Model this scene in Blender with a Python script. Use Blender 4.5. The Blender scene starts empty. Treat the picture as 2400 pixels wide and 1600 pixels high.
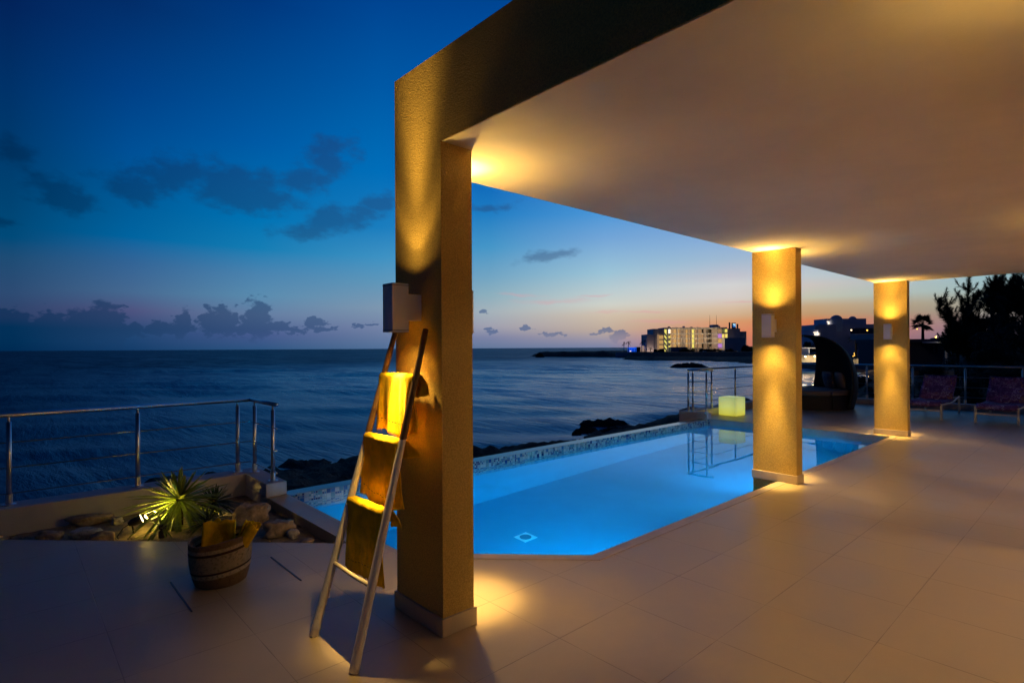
import bpy, bmesh, math, random
import numpy as np
from mathutils import Vector, Matrix, noise
S = bpy.context.scene
rnd = random.Random(7)
R = math.radians
# ------------------------------------------------------------------ camera
AL = 0.73907                      # house axes: X along the colonnade, Y towards the sea
FPX = 1303.4
RX, RY = math.cos(AL), -math.sin(AL)
FX, FY = math.sin(AL), math.cos(AL)
cam_d = bpy.data.cameras.new("camera"); cam = bpy.data.objects.new("camera", cam_d)
S.collection.objects.link(cam); S.camera = cam
cam_d.sensor_width = 36; cam_d.lens = FPX * 36 / 2400
cam_d.shift_y = 15.1 / 2400
cam_d.clip_start = 0.05; cam_d.clip_end = 20000
rot = Matrix(((RX, 0, -FX), (RY, 0, -FY), (0, 1, 0)))      # columns right, up, back
cam.matrix_world = Matrix.Translation((0, 0, 1.55)) @ (rot @ Matrix.Rotation(-0.00555, 3, 'Z')).to_4x4()
# ------------------------------------------------------------------ render / view
S.render.engine = 'CYCLES'
S.view_settings.view_transform = 'Standard'; S.view_settings.look = 'None'
S.view_settings.exposure = 0; S.view_settings.gamma = 1
S.cycles.use_denoising = True
S.cycles.max_bounces = 8; S.cycles.diffuse_bounces = 4; S.cycles.transmission_bounces = 6
S.cycles.sample_clamp_indirect = 60
S.cycles.caustics_reflective = False; S.cycles.caustics_refractive = True

def lin(c):
    return tuple((v/255/12.92 if v/255 <= .04045 else ((v/255+.055)/1.055)**2.4) for v in c)
def fr(u, D):                      # a plan point D metres ahead of the viewpoint
    X = D*(u-1200)/FPX
    return X*RX + D*FX, X*RY + D*FY
def vh(u): return 815.1 - (u-1200)*.00555
def zz(u, v, D): return 1.55 + (vh(u)-v)*D/FPX

# ------------------------------------------------------------------ world: dusk sky
W = bpy.data.worlds.new("World"); S.world = W; W.use_nodes = True
nt = W.node_tree; nt.nodes.clear()
class NB:
    def __init__(s, nt): s.nt = nt
    def n(s, t, **k):
        nd = s.nt.nodes.new(t)
        for a, b in k.items(): setattr(nd, a, b)
        return nd
    def l(s, a, b): s.nt.links.new(a, b)
    def m(s, op, a, b=None, c=None, clamp=False):
        nd = s.n('ShaderNodeMath', operation=op); nd.use_clamp = clamp
        for i, v in enumerate((a, b, c)):
            if v is None: continue
            if isinstance(v, (int, float)): nd.inputs[i].default_value = v
            else: s.l(v, nd.inputs[i])
        return nd.outputs[0]
    def mr(s, x, a, b, c=0., d=1., smooth=False):
        nd = s.n('ShaderNodeMapRange'); nd.interpolation_type = 'SMOOTHSTEP' if smooth else 'LINEAR'
        s.l(x, nd.inputs[0])
        for i, v in enumerate((a, b, c, d)): nd.inputs[i+1].default_value = v
        return nd.outputs[0]
    def mix(s, f, a, b, bt='MIX'):
        nd = s.n('ShaderNodeMix', data_type='RGBA', blend_type=bt)
        for i, v in ((0, f), (6, a), (7, b)):
            if isinstance(v, (int, float)): nd.inputs[i].default_value = v
            elif isinstance(v, (tuple, list)): nd.inputs[i].default_value = tuple(v)[:3] + (1,)
            else: s.l(v, nd.inputs[i])
        return nd.outputs[2]
    def ramp(s, x, stops, interp='LINEAR'):
        nd = s.n('ShaderNodeValToRGB'); cr = nd.color_ramp; cr.interpolation = interp
        s.l(x, nd.inputs[0])
        while len(cr.elements) > 1: cr.elements.remove(cr.elements[-1])
        for i, (p, c) in enumerate(stops):
            e = cr.elements[0] if i == 0 else cr.elements.new(p)
            e.position = p; e.color = tuple(c)[:3] + (1,)
        return nd.outputs[0]
    def noise(s, vec, scale, detail=4, rough=.5, dist=0.):
        nd = s.n('ShaderNodeTexNoise')
        if vec is not None: s.l(vec, nd.inputs['Vector'])
        nd.inputs['Scale'].default_value = scale; nd.inputs['Detail'].default_value = detail
        nd.inputs['Roughness'].default_value = rough; nd.inputs['Distortion'].default_value = dist
        return nd.outputs[0]
b = NB(nt)
tc = b.n('ShaderNodeTexCoord').outputs['Generated']
sep = b.n('ShaderNodeSeparateXYZ'); b.l(tc, sep.inputs[0])
dx, dy, dz = sep.outputs
xr = b.m('ADD', b.m('MULTIPLY', dx, RX), b.m('MULTIPLY', dy, RY))
yf = b.m('ADD', b.m('MULTIPLY', dx, FX), b.m('MULTIPLY', dy, FY))
az = b.m('ARCTAN2', xr, yf)
el = b.m('ARCSINE', dz)
def azel(u, v):
    a = math.atan((u-1200)/FPX); return a, math.atan((vh(u)-v)/FPX*math.cos(a))
SKY = {
 30: [(815,0,42,82),(760,0,52,92),(735,48,64,104),(680,45,75,115),(600,30,76,117),(550,0,74,121),(460,0,67,115),(370,0,60,110),(200,0,50,105),(0,2,35,90)],
 310: [(815,20,60,105),(770,35,72,118),(722,78,84,128),(680,70,105,145),(610,50,100,150),(550,0,100,160),(480,0,92,153),(350,0,80,150),(210,0,65,135),(0,2,45,105)],
 610: [(815,45,85,130),(780,70,90,142),(735,100,125,162),(690,90,140,175),(640,75,132,176),(580,20,125,180),(510,0,115,180),(330,0,90,165),(210,0,78,150),(0,0,55,125)],
 890: [(815,80,110,150),(765,115,130,165),(720,125,150,175),(660,95,150,185),(600,60,145,195),(530,25,125,190),(400,0,110,185),(200,0,88,165),(0,0,68,145)],
 1150: [(815,100,120,155),(790,125,132,165),(765,160,160,175),(730,165,178,186),(690,140,175,190),(650,115,165,195),(580,70,150,200),(500,30,125,195),(430,15,105,185),(200,0,88,168),(0,0,68,145)],
 1420: [(815,120,130,165),(800,150,145,165),(775,190,170,155),(740,207,190,170),(715,206,209,200),(690,190,205,207),(640,155,195,215),(560,115,165,215),(500,75,150,215),(350,20,110,190),(0,0,68,145)],
 1715: [(815,200,120,100),(780,220,135,100),(755,215,155,110),(740,210,175,140),(722,215,190,165),(700,214,205,200),(670,210,210,210),(650,195,195,205),(610,160,185,210),(570,140,175,215),(400,50,130,200),(0,0,68,140)],
 1895: [(815,175,98,88),(775,210,120,88),(755,212,128,84),(740,193,152,110),(720,197,166,130),(700,195,195,176),(672,204,196,190),(650,190,200,205),(620,175,190,205),(450,70,140,200),(0,0,65,135)],
 2300: [(815,110,105,130),(790,128,118,138),(770,147,127,137),(735,152,147,137),(710,162,162,147),(680,160,185,187),(635,148,185,196),(450,50,120,180),(0,0,50,115)],
}
ep = b.m('MULTIPLY', el, 1/R(42), clamp=True)
dark = [(0, lin((10,24,44))), (.4, lin((3,26,58))), (1, lin((0,18,48)))]
cols = [(-math.pi, dark), (R(-85), dark)]
for u, st in SKY.items():
    a = math.atan((u-1200)/FPX)
    l_ = []
    for (v, *c) in st:
        l_.append((max(0., azel(u, v + (vh(u)-815))[1])/R(42), lin(c)))
    cols.append((a, l_))
cols += [(R(75), [(0, lin((50,52,78))), (.3, lin((50,80,120))), (1, lin((0,35,80)))]), (R(120), dark)]
cc = None
for i, (a, st) in enumerate(cols):
    c = b.ramp(ep, st)
    cc = c if cc is None else b.mix(b.mr(az, cols[i-1][0], a), cc, c)
zf = b.mr(el, R(34), R(70), 1., .12, True)
vm = b.n('ShaderNodeVectorMath', operation='SCALE'); b.l(cc, vm.inputs[0]); b.l(zf, vm.inputs['Scale'])
sky = vm.outputs[0]
# clouds, placed by compass direction and height above the horizon
AZ, EL = az, el
cv = b.n('ShaderNodeCombineXYZ'); b.l(az, cv.inputs[0]); b.l(b.m('MULTIPLY', el, 1.6), cv.inputs[1])
def warp(sc, amp, seed):
    vv = b.n('ShaderNodeVectorMath', operation='ADD'); b.l(cv.outputs[0], vv.inputs[0]); vv.inputs[1].default_value = (seed, seed, 0)
    nz = b.n('ShaderNodeTexNoise'); b.l(vv.outputs[0], nz.inputs['Vector']); nz.inputs['Scale'].default_value = sc; nz.inputs['Detail'].default_value = 4; nz.inputs['Roughness'].default_value = .6
    sc_ = b.n('ShaderNodeSeparateColor'); b.l(nz.outputs[1], sc_.inputs[0])
    return [b.m('MULTIPLY', b.m('SUBTRACT', sc_.outputs[i], .5), amp) for i in (0, 1)]
def clouds(blobs, nscale, namp, lo, hi, detail=5, rough=.6, wp=(30, .05)):
    d = None
    w0, w1_ = warp(wp[0], wp[1], nscale)
    az = b.m('ADD', AZ, w0); el = b.m('ADD', EL, b.m('MULTIPLY', w1_, .6))
    for (u, v, hw, hh, *k) in blobs:
        a0, e0 = azel(u, v); a1, _ = azel(u+hw, v); _, e1 = azel(u, v-hh)
        p = b.m('MULTIPLY', b.m('SUBTRACT', az, a0), 1/abs(a1-a0))
        q = b.m('MULTIPLY', b.m('SUBTRACT', el, e0), 1/abs(e1-e0))
        if k: q = b.m('ADD', q, b.m('MULTIPLY', p, -k[0]))
        r = b.m('SUBTRACT', 1., b.m('SQRT', b.m('ADD', b.m('POWER', b.m('ABSOLUTE', p), 2.), b.m('POWER', b.m('ABSOLUTE', q), 2.))))
        d = r if d is None else b.m('SMOOTH_MAX', d, r, .15)
    nz = b.noise(cv.outputs[0], nscale, detail, rough)
    d = b.m('ADD', d, b.m('MULTIPLY', b.m('SUBTRACT', nz, .5), namp))
    return b.mr(d, lo, hi, 0, 1, True)
low = clouds([(30,768,66,42),(-90,770,90,40),(125,765,46,36),(190,765,44,42),(245,763,50,56),(300,772,50,16),(150,776,190,20),
   (372,766,26,18),(430,762,26,32),(395,772,60,10),(494,757,20,34),(528,752,30,38),(605,750,38,46),(555,772,100,14),(655,766,30,14),(700,772,30,8),
   (735,755,26,12),(765,770,24,7),(846,757,18,5),(875,756,14,4),(1128,730,14,4),(1150,778,16,5),(1294,781,26,4),(1415,776,24,6),(1450,786,22,14),(1230,772,14,4)],
   60, 1.5, -.14, .16, 6, .58, (34, .06))
mid = clouds([(150,462,75,34),(305,440,62,36,-.1),(430,415,85,48),(560,440,110,50),(600,470,110,32),(700,425,85,42,.3),(768,368,58,42,.5),
   (880,480,34,26),(790,520,70,26,.3),(735,545,65,18,.2),(850,505,60,20,.2),(20,360,70,40),(-10,520,40,14),(1285,598,62,13,.7),(1150,475,50,12,.3)],
   20, 3.0, -.42, .6, 7, .58, (9, .09))
pink = clouds([(1300,703,120,10,.15),(1215,690,90,7,-.2),(1390,692,60,4,.2),(1760,705,90,4),(1550,752,120,7),(1500,728,160,5)], 14, 1.7, 0., 1.1, 5, .55, (8, .05))
sky = b.mix(b.m('MULTIPLY', pink, .38), sky, lin((222,150,160)))
shade = b.mix(.6, sky, b.mix(b.mr(az, R(-40), R(0)), lin((0,42,82)), lin((58,84,130))))
shade = b.mix(.5, shade, b.mix(1., sky, (.5,.5,.55), 'MULTIPLY'))
sky = b.mix(b.m('MULTIPLY', mid, .85), sky, shade)
lowc = b.mix(b.mr(az, R(-42), R(0)), lin((3,46,86)), lin((66,96,142)))
sky = b.mix(b.m('MULTIPLY', low, b.mr(el, R(.4), R(1.9), .25, .95, True)), sky, b.mix(.25, lowc, sky))
sky = b.mix(b.mr(el, R(-.6), R(-.1)), lin((6,26,48)), sky)
bg = b.n('ShaderNodeBackground'); b.l(sky, bg.inputs[0]); bg.inputs[1].default_value = 1.0
ow = b.n('ShaderNodeOutputWorld'); b.l(bg.outputs[0], ow.inputs[0])
W.cycles.sampling_method = 'MANUAL'; W.cycles.sample_map_resolution = 512

# ------------------------------------------------------------------ materials
MAT = {}
def mat(name, col, rough=.6, metal=0., var=0., vscale=8., bump=0., bscale=60., bdist=.004, spec=.5, emit=None, es=1., hue=None):
    if name in MAT: return MAT[name]
    m = bpy.data.materials.new(name); m.use_nodes = True; nb = NB(m.node_tree)
    bs = m.node_tree.nodes['Principled BSDF']
    bs.inputs['Base Color'].default_value = tuple(col) + (1,)
    bs.inputs['Roughness'].default_value = rough; bs.inputs['Metallic'].default_value = metal
    bs.inputs['Specular IOR Level'].default_value = spec
    oc = nb.n('ShaderNodeTexCoord').outputs['Object']
    if var:
        nz = nb.noise(oc, vscale, 5, .6)
        c2 = hue or tuple(v*(1-var) for v in col)
        nb.l(nb.mix(nb.mr(nz, .35, .65), c2, tuple(min(1, v*(1+var*.5)) for v in col)), bs.inputs['Base Color'])
    if bump:
        bp = nb.n('ShaderNodeBump'); bp.inputs['Strength'].default_value = bump; bp.inputs['Distance'].default_value = bdist
        nb.l(nb.noise(oc, bscale, 3, .6), bp.inputs['Height']); nb.l(bp.outputs[0], bs.inputs['Normal'])
    if emit:
        bs.inputs['Emission Color'].default_value = tuple(emit) + (1,); bs.inputs['Emission Strength'].default_value = es
    MAT[name] = m; return m
stucco = mat('stucco', (.60,.405,.12), .85, bump=1., bscale=130, bdist=.0045, var=.26, vscale=120, spec=.2)
stucco_d = mat('stucco_fine', (.55,.39,.17), .85, bump=.5, bscale=120, bdist=.003, spec=.2)
ceil_m = mat('ceiling_paint', (.86,.73,.52), .75, bump=.6, bscale=110, bdist=.002, spec=.25, var=.07, vscale=1.3)
skirt_m = mat('skirting_tile', (.5,.4,.3), .45, var=.06)
plaster = mat('wall_render', (.50,.46,.50), .8, bump=.2, bscale=90, bdist=.002, var=.07, vscale=4)
steel = mat('brushed_steel', (.70,.68,.70), .34, 1.)
lampw = mat('lamp_paint', (.86,.82,.90), .35)
wood_w = mat('painted_pole', (.62,.53,.45), .6, var=.2, vscale=14, bump=.5, bscale=40, bdist=.003)
black = mat('black_plastic', (.012,.012,.013), .4)
rockm = mat('rock', (.13,.085,.055), .9, var=.6, vscale=2.2, bump=1., bscale=5, bdist=.1)
rockd = mat('rock_wet', (.022,.017,.015), .75, var=.5, vscale=1.5, bump=1., bscale=3, bdist=.15)
leafd = mat('foliage_dark', (.030,.045,.022), .7, var=.4, vscale=3)
bark = mat('bark', (.06,.045,.03), .9, var=.3)
wick = mat('dark_wicker', (.035,.026,.022), .6, bump=1., bscale=70, bdist=.004, var=.3, vscale=40)
def out_of(m): return m.node_tree.nodes['Principled BSDF'], NB(m.node_tree)

# lit ladder poles: white paint on the lower part, bare brown wood above
m = mat('ladder_pole', (.6,.5,.42), .6); bs, nb = out_of(m)
tcn = nb.n('ShaderNodeTexCoord').outputs['Object']; sp = nb.n('ShaderNodeSeparateXYZ'); nb.l(tcn, sp.inputs[0])
nz = nb.noise(tcn, 30, 4, .6)
wv = nb.noise(tcn, 9, 5, .7)
wht = nb.mix(nb.mr(wv, .60, .8), (.90,.84,.78), (.62,.50,.40))
brn = nb.mix(nb.mr(wv, .35, .65), (.09,.045,.02), (.20,.11,.045))
hz = nb.m('ADD', sp.outputs[2], nb.m('MULTIPLY', nz, .01))
nb.l(nb.mix(nb.mr(hz, 1.078, 1.082), wht, brn), bs.inputs['Base Color'])
bp = nb.n('ShaderNodeBump'); bp.inputs['Strength'].default_value = .6; bp.inputs['Distance'].default_value = .003
nb.l(nz, bp.inputs['Height']); nb.l(bp.outputs[0], bs.inputs['Normal'])
polem = m

# floor tiles, 59 cm grid
m = mat('deck_tile', (.5,.42,.34), .42); bs, nb = out_of(m); tilem = m
tcn = nb.n('ShaderNodeTexCoord').outputs['Object']; sp = nb.n('ShaderNodeSeparateXYZ'); nb.l(tcn, sp.inputs[0])
def grid(o, off, pitch):
    t = nb.m('MULTIPLY', nb.m('SUBTRACT', o, off), 1/pitch)
    fr_ = nb.m('FRACT', nb.m('ADD', t, 100.))
    dd = nb.m('MULTIPLY', nb.m('MINIMUM', fr_, nb.m('SUBTRACT', 1., fr_)), pitch)
    return dd, nb.m('FLOOR', t)
gx, ix = grid(sp.outputs[0], 2.775, .592); gy, iy = grid(sp.outputs[1], 2.03, .58)
gd = nb.m('MINIMUM', gx, gy)
nz = nb.noise(tcn, 2.3, 6, .65); nf = nb.noise(tcn, 260, 2, .5)
gw = nb.mr(nb.noise(tcn, 3.1, 2, .5), .38, .62, .0004, .0024)
gl = nb.m('SUBTRACT', 1., nb.mr(nb.m('SUBTRACT', gd, gw), 0., .0012))
cx = nb.n('ShaderNodeCombineXYZ'); nb.l(ix, cx.inputs[0]); nb.l(iy, cx.inputs[1])
wn = nb.n('ShaderNodeTexWhiteNoise'); nb.l(cx.outputs[0], wn.inputs[0])
base = nb.mix(nb.mr(nz, .3, .7), (.44,.33,.20), (.52,.39,.24))
base = nb.mix(nb.mr(wn.outputs[0], 0, 1, 0, .22), base, (.36,.30,.26))
base = nb.mix(nb.m('MULTIPLY', nb.mr(nf, .45, .7), .12), base, (.25,.2,.17))
base = nb.mix(nb.m('MULTIPLY', gl, .5), base, (.085,.06,.045))
nb.l(base, bs.inputs['Base Color'])
nb.l(nb.mr(nz, .3, .7, .34, .52), bs.inputs['Roughness'])
bp = nb.n('ShaderNodeBump'); bp.inputs['Strength'].default_value = .5; bp.inputs['Distance'].default_value = .003
nb.l(nb.m('SUBTRACT', nb.m('MULTIPLY', nz, .25), gl), bp.inputs['Height']); nb.l(bp.outputs[0], bs.inputs['Normal'])

# pool mosaic: two sizes of glass tile
m = mat('mosaic', (.3,.4,.5), .15); bs, nb = out_of(m); mosm = m
tcn = nb.n('ShaderNodeTexCoord').outputs['Object']
def cells(size):
    va = nb.n('ShaderNodeVectorMath', operation='ADD'); nb.l(tcn, va.inputs[0]); va.inputs[1].default_value = (10.013,10.007,10.004)
    vs = nb.n('ShaderNodeVectorMath', operation='SCALE'); nb.l(va.outputs[0], vs.inputs[0]); vs.inputs['Scale'].default_value = 1/size
    vf = nb.n('ShaderNodeVectorMath', operation='FLOOR'); nb.l(vs.outputs[0], vf.inputs[0])
    w = nb.n('ShaderNodeTexWhiteNoise'); nb.l(vf.outputs[0], w.inputs[0])
    vfr = nb.n('ShaderNodeVectorMath', operation='FRACTION'); nb.l(vs.outputs[0], vfr.inputs[0])
    s2 = nb.n('ShaderNodeSeparateXYZ'); nb.l(vfr.outputs[0], s2.inputs[0])
    e = None
    for i in (0, 2):
        q = nb.m('MINIMUM', s2.outputs[i], nb.m('SUBTRACT', 1., s2.outputs[i])); e = q if e is None else nb.m('MINIMUM', e, q)
    return w.outputs[0], nb.m('LESS_THAN', e, .0022/size)
PAL = [(0,(.34,.38,.40)),(.18,(.012,.06,.20)),(.30,(.26,.33,.36)),(.45,(.03,.13,.28)),(.58,(.40,.42,.42)),(.70,(.008,.03,.12)),(.80,(.08,.20,.26)),(.92,(.20,.26,.28))]
w1, g1 = cells(.05); w2, g2 = cells(.025)
c1 = nb.ramp(w1, PAL, 'CONSTANT'); c2 = nb.ramp(w2, PAL, 'CONSTANT')
wsel = nb.n('ShaderNodeMath', operation='FRACT'); nb.l(nb.m('MULTIPLY', w1, 13.7), wsel.inputs[0])
sel = nb.m('GREATER_THAN', wsel.outputs[0], .5)
c = nb.mix(sel, c1, c2); g = nb.m('ADD', nb.m('MULTIPLY', nb.m('SUBTRACT', 1., sel), g1), nb.m('MULTIPLY', sel, g2))
nb.l(nb.mix(g, c, (.26,.25,.26)), bs.inputs['Base Color'])

# water surfaces
m = bpy.data.materials.new('pool_water'); m.use_nodes = True; nb = NB(m.node_tree); m.node_tree.nodes.clear(); poolwm = m
gla = nb.n('ShaderNodeBsdfGlass'); gla.inputs['IOR'].default_value = 1.33; gla.inputs['Roughness'].default_value = 0.0
gla.inputs['Color'].default_value = (.80,.95,1,1)
bp = nb.n('ShaderNodeBump'); bp.inputs['Strength'].default_value = .05; bp.inputs['Distance'].default_value = .02
oc = nb.n('ShaderNodeTexCoord').outputs['Object']; nb.l(nb.noise(oc, 1.7, 2, .5), bp.inputs['Height']); nb.l(bp.outputs[0], gla.inputs['Normal'])
o = nb.n('ShaderNodeOutputMaterial'); nb.l(gla.outputs[0], o.inputs[0])

m = mat('sea_water', (.003,.03,.06), .22, spec=.3); bs, nb = out_of(m); seam = m
oc = nb.n('ShaderNodeTexCoord').outputs['Object']
mp = nb.n('ShaderNodeMapping'); nb.l(oc, mp.inputs[0]); mp.inputs['Rotation'].default_value = (0,0,R(-47.65+90)); mp.inputs['Scale'].default_value = (1.5,.3,1)
# after the rotation the long axis of each ripple lies across the view (waves roll in to the shore)
w1 = nb.noise(mp.outputs[0], 1.1, 6, .62, .4); w2 = nb.noise(mp.outputs[0], .16, 5, .6, .6)
w3 = nb.noise(mp.outputs[0], .035, 6, .6, .8)
h = nb.m('ADD', nb.m('MULTIPLY', w1, .36), nb.m('MULTIPLY', w2, .9))
bp = nb.n('ShaderNodeBump'); bp.inputs['Strength'].default_value = .8; bp.inputs['Distance'].default_value = .6
nb.l(h, bp.inputs['Height']); nb.l(bp.outputs[0], bs.inputs['Normal'])
sp = nb.n('ShaderNodeSeparateXYZ'); nb.l(oc, sp.inputs[0])
# milky, churned water in the bay, body colour lightened to imitate sky reflection
fo = nb.m('MULTIPLY', nb.mr(w2, .36, .60, .15, 1.), nb.mr(w3, .35, .58, .2, 1.))
fo = nb.m('MULTIPLY', fo, nb.mr(w1, .32, .55))
bay = nb.m('MULTIPLY', nb.mr(sp.outputs[0], 0, 45, .12, 1.), nb.mr(sp.outputs[1], 220, 60))
nb.l(nb.mix(nb.m('MULTIPLY', fo, bay), nb.mix(bay, (.0,.05,.12), (.02,.20,.42)), (.6,.88,1.)), bs.inputs['Base Color'])
nb.l(nb.m('ADD', nb.m('SUBTRACT', .38, nb.m('MULTIPLY', bay, .22)), nb.m('MULTIPLY', fo, .25)), bs.inputs['Roughness'])
nb.l(nb.m('ADD', .2, nb.m('MULTIPLY', nb.m('MULTIPLY', bay, nb.mr(fo, 0, .4, .55, 1.3)), .8)), bs.inputs['Specular IOR Level'])

# rocky ground
m = mat('shore_ground', (.05,.04,.03), .9); bs, nb = out_of(m); groundm = m
oc = nb.n('ShaderNodeTexCoord').outputs['Object']; sp = nb.n('ShaderNodeSeparateXYZ'); nb.l(oc, sp.inputs[0])
n1 = nb.noise(oc, .9, 8, .65); n2 = nb.noise(oc, 4., 6, .7)
c = nb.mix(nb.mr(n1, .35, .65), (.04,.027,.02), (.17,.10,.06))
c = nb.mix(nb.mr(n2, .55, .75), c, (.19,.13,.09))
c = nb.mix(nb.mr(sp.outputs[2], -3.9, -3.6), (.008,.008,.009), c)
nb.l(c, bs.inputs['Base Color'])
bp = nb.n('ShaderNodeBump'); bp.inputs['Strength'].default_value = 1; bp.inputs['Distance'].default_value = .25
nb.l(n2, bp.inputs['Height']); nb.l(bp.outputs[0], bs.inputs['Normal'])

# towel cloth, sand, basket, printed fabric
toweld = mat('yellow_towel', (.80,.49,.004), 0.95, bump=1., bscale=110, bdist=.004, var=.25, vscale=14, spec=.1)
bs, nb = out_of(toweld); bs.inputs['Sheen Weight'].default_value = .04
stitch = mat('stitch_thread', (.10,.05,.01), .9)
sandm = mat('planter_sand', (.32,.25,.17), .95, var=.35, vscale=9, bump=1., bscale=30, bdist=.012)
stonem = mat('planter_stone', (.42,.31,.21), .9, var=.45, vscale=11, bump=1., bscale=22, bdist=.015)
stonep = mat('pale_stone', (.50,.46,.44), .9, var=.35, vscale=30, bump=1., bscale=40, bdist=.01)
m = mat('seagrass', (.4,.3,.18), .85); bs, nb = out_of(m); baskm = m
tcn = nb.n('ShaderNodeTexCoord').outputs['Object']; sp = nb.n('ShaderNodeSeparateXYZ'); nb.l(tcn, sp.inputs[0])
zt = nb.m('ADD', sp.outputs[2], nb.m('MULTIPLY', sp.outputs[0], -.10))
rows = nb.m('SINE', nb.m('MULTIPLY', zt, 900.)); wz = nb.noise(tcn, 60, 3, .6)
band = nb.ramp(nb.mr(zt, 0, .33), [(0,(.28,.16,.08)),(.24,(.34,.20,.10)),(.26,(.80,.62,.40)),(.33,(.80,.62,.40)),(.335,(.08,.04,.02)),(.37,(.07,.035,.02)),(.375,(.66,.48,.28)),(.70,(.70,.52,.31)),(.705,(.09,.05,.02)),(.75,(.09,.05,.02)),(.755,(.85,.64,.40)),(.82,(.80,.58,.34)),(.83,(.38,.22,.10)),(1,(.38,.22,.11))])
nb.l(nb.mix(nb.mr(wz, .5, .8), nb.mix(.0, band, (.95,.74,.50)), (.16,.10,.05)), bs.inputs['Base Color'])
bp = nb.n('ShaderNodeBump'); bp.inputs['Strength'].default_value = 1; bp.inputs['Distance'].default_value = .004
nb.l(nb.m('ADD', rows, nb.m('MULTIPLY', wz, 1.5)), bp.inputs['Height']); nb.l(bp.outputs[0], bs.inputs['Normal'])
def printed(name, scale, pal):
    m = mat(name, (.2,.1,.2), .85); bs, nb = out_of(m)
    oc = nb.n('ShaderNodeTexCoord').outputs['Object']
    v = nb.n('ShaderNodeTexVoronoi'); v.inputs['Scale'].default_value = scale
    nzv = nb.n('ShaderNodeTexNoise'); nzv.inputs['Scale'].default_value = scale*.8; nzv.inputs['Detail'].default_value = 4; nb.l(oc, nzv.inputs['Vector'])
    mx = nb.mix(.35, oc, nzv.outputs[1]); nb.l(mx, v.inputs['Vector'])
    s3 = nb.n('ShaderNodeSeparateColor'); nb.l(v.outputs['Color'], s3.inputs[0])
    nb.l(nb.mix(nb.mr(nb.noise(oc, scale*3, 3, .5, 1.5), .45, .55), nb.ramp(s3.outputs[0], pal, 'CONSTANT'), pal[0][1]), bs.inputs['Base Color'])
    return m
printm = printed('purple_print', 13, [(0,(.15,.07,.24)),(.25,(.30,.16,.48)),(.45,(.10,.05,.19)),(.66,(.52,.32,.16)),(.75,(.36,.28,.65)),(.88,(.60,.52,.80))])
pillm = printed('pillow_print', 14, [(0,(.02,.02,.07)),(.35,(.03,.03,.10)),(.6,(.20,.14,.03)),(.8,(.03,.12,.2))])
def yuc(name, c1, c2):
    m = mat(name, c1, .38); bs, nb = out_of(m)
    oc = nb.n('ShaderNodeTexCoord').outputs['Object']
    nb.l(nb.mix(nb.mr(nb.noise(oc, 25, 3, .6), .35, .65), c1, c2), bs.inputs['Base Color'])
    bs.inputs['Subsurface Weight'].default_value = 0
    return m
yuccam = yuc('yucca_leaf', (.17,.24,.03), (.27,.34,.05)); shrubm = yuc('shrub_leaf', (.03,.055,.022), (.06,.09,.03))

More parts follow.
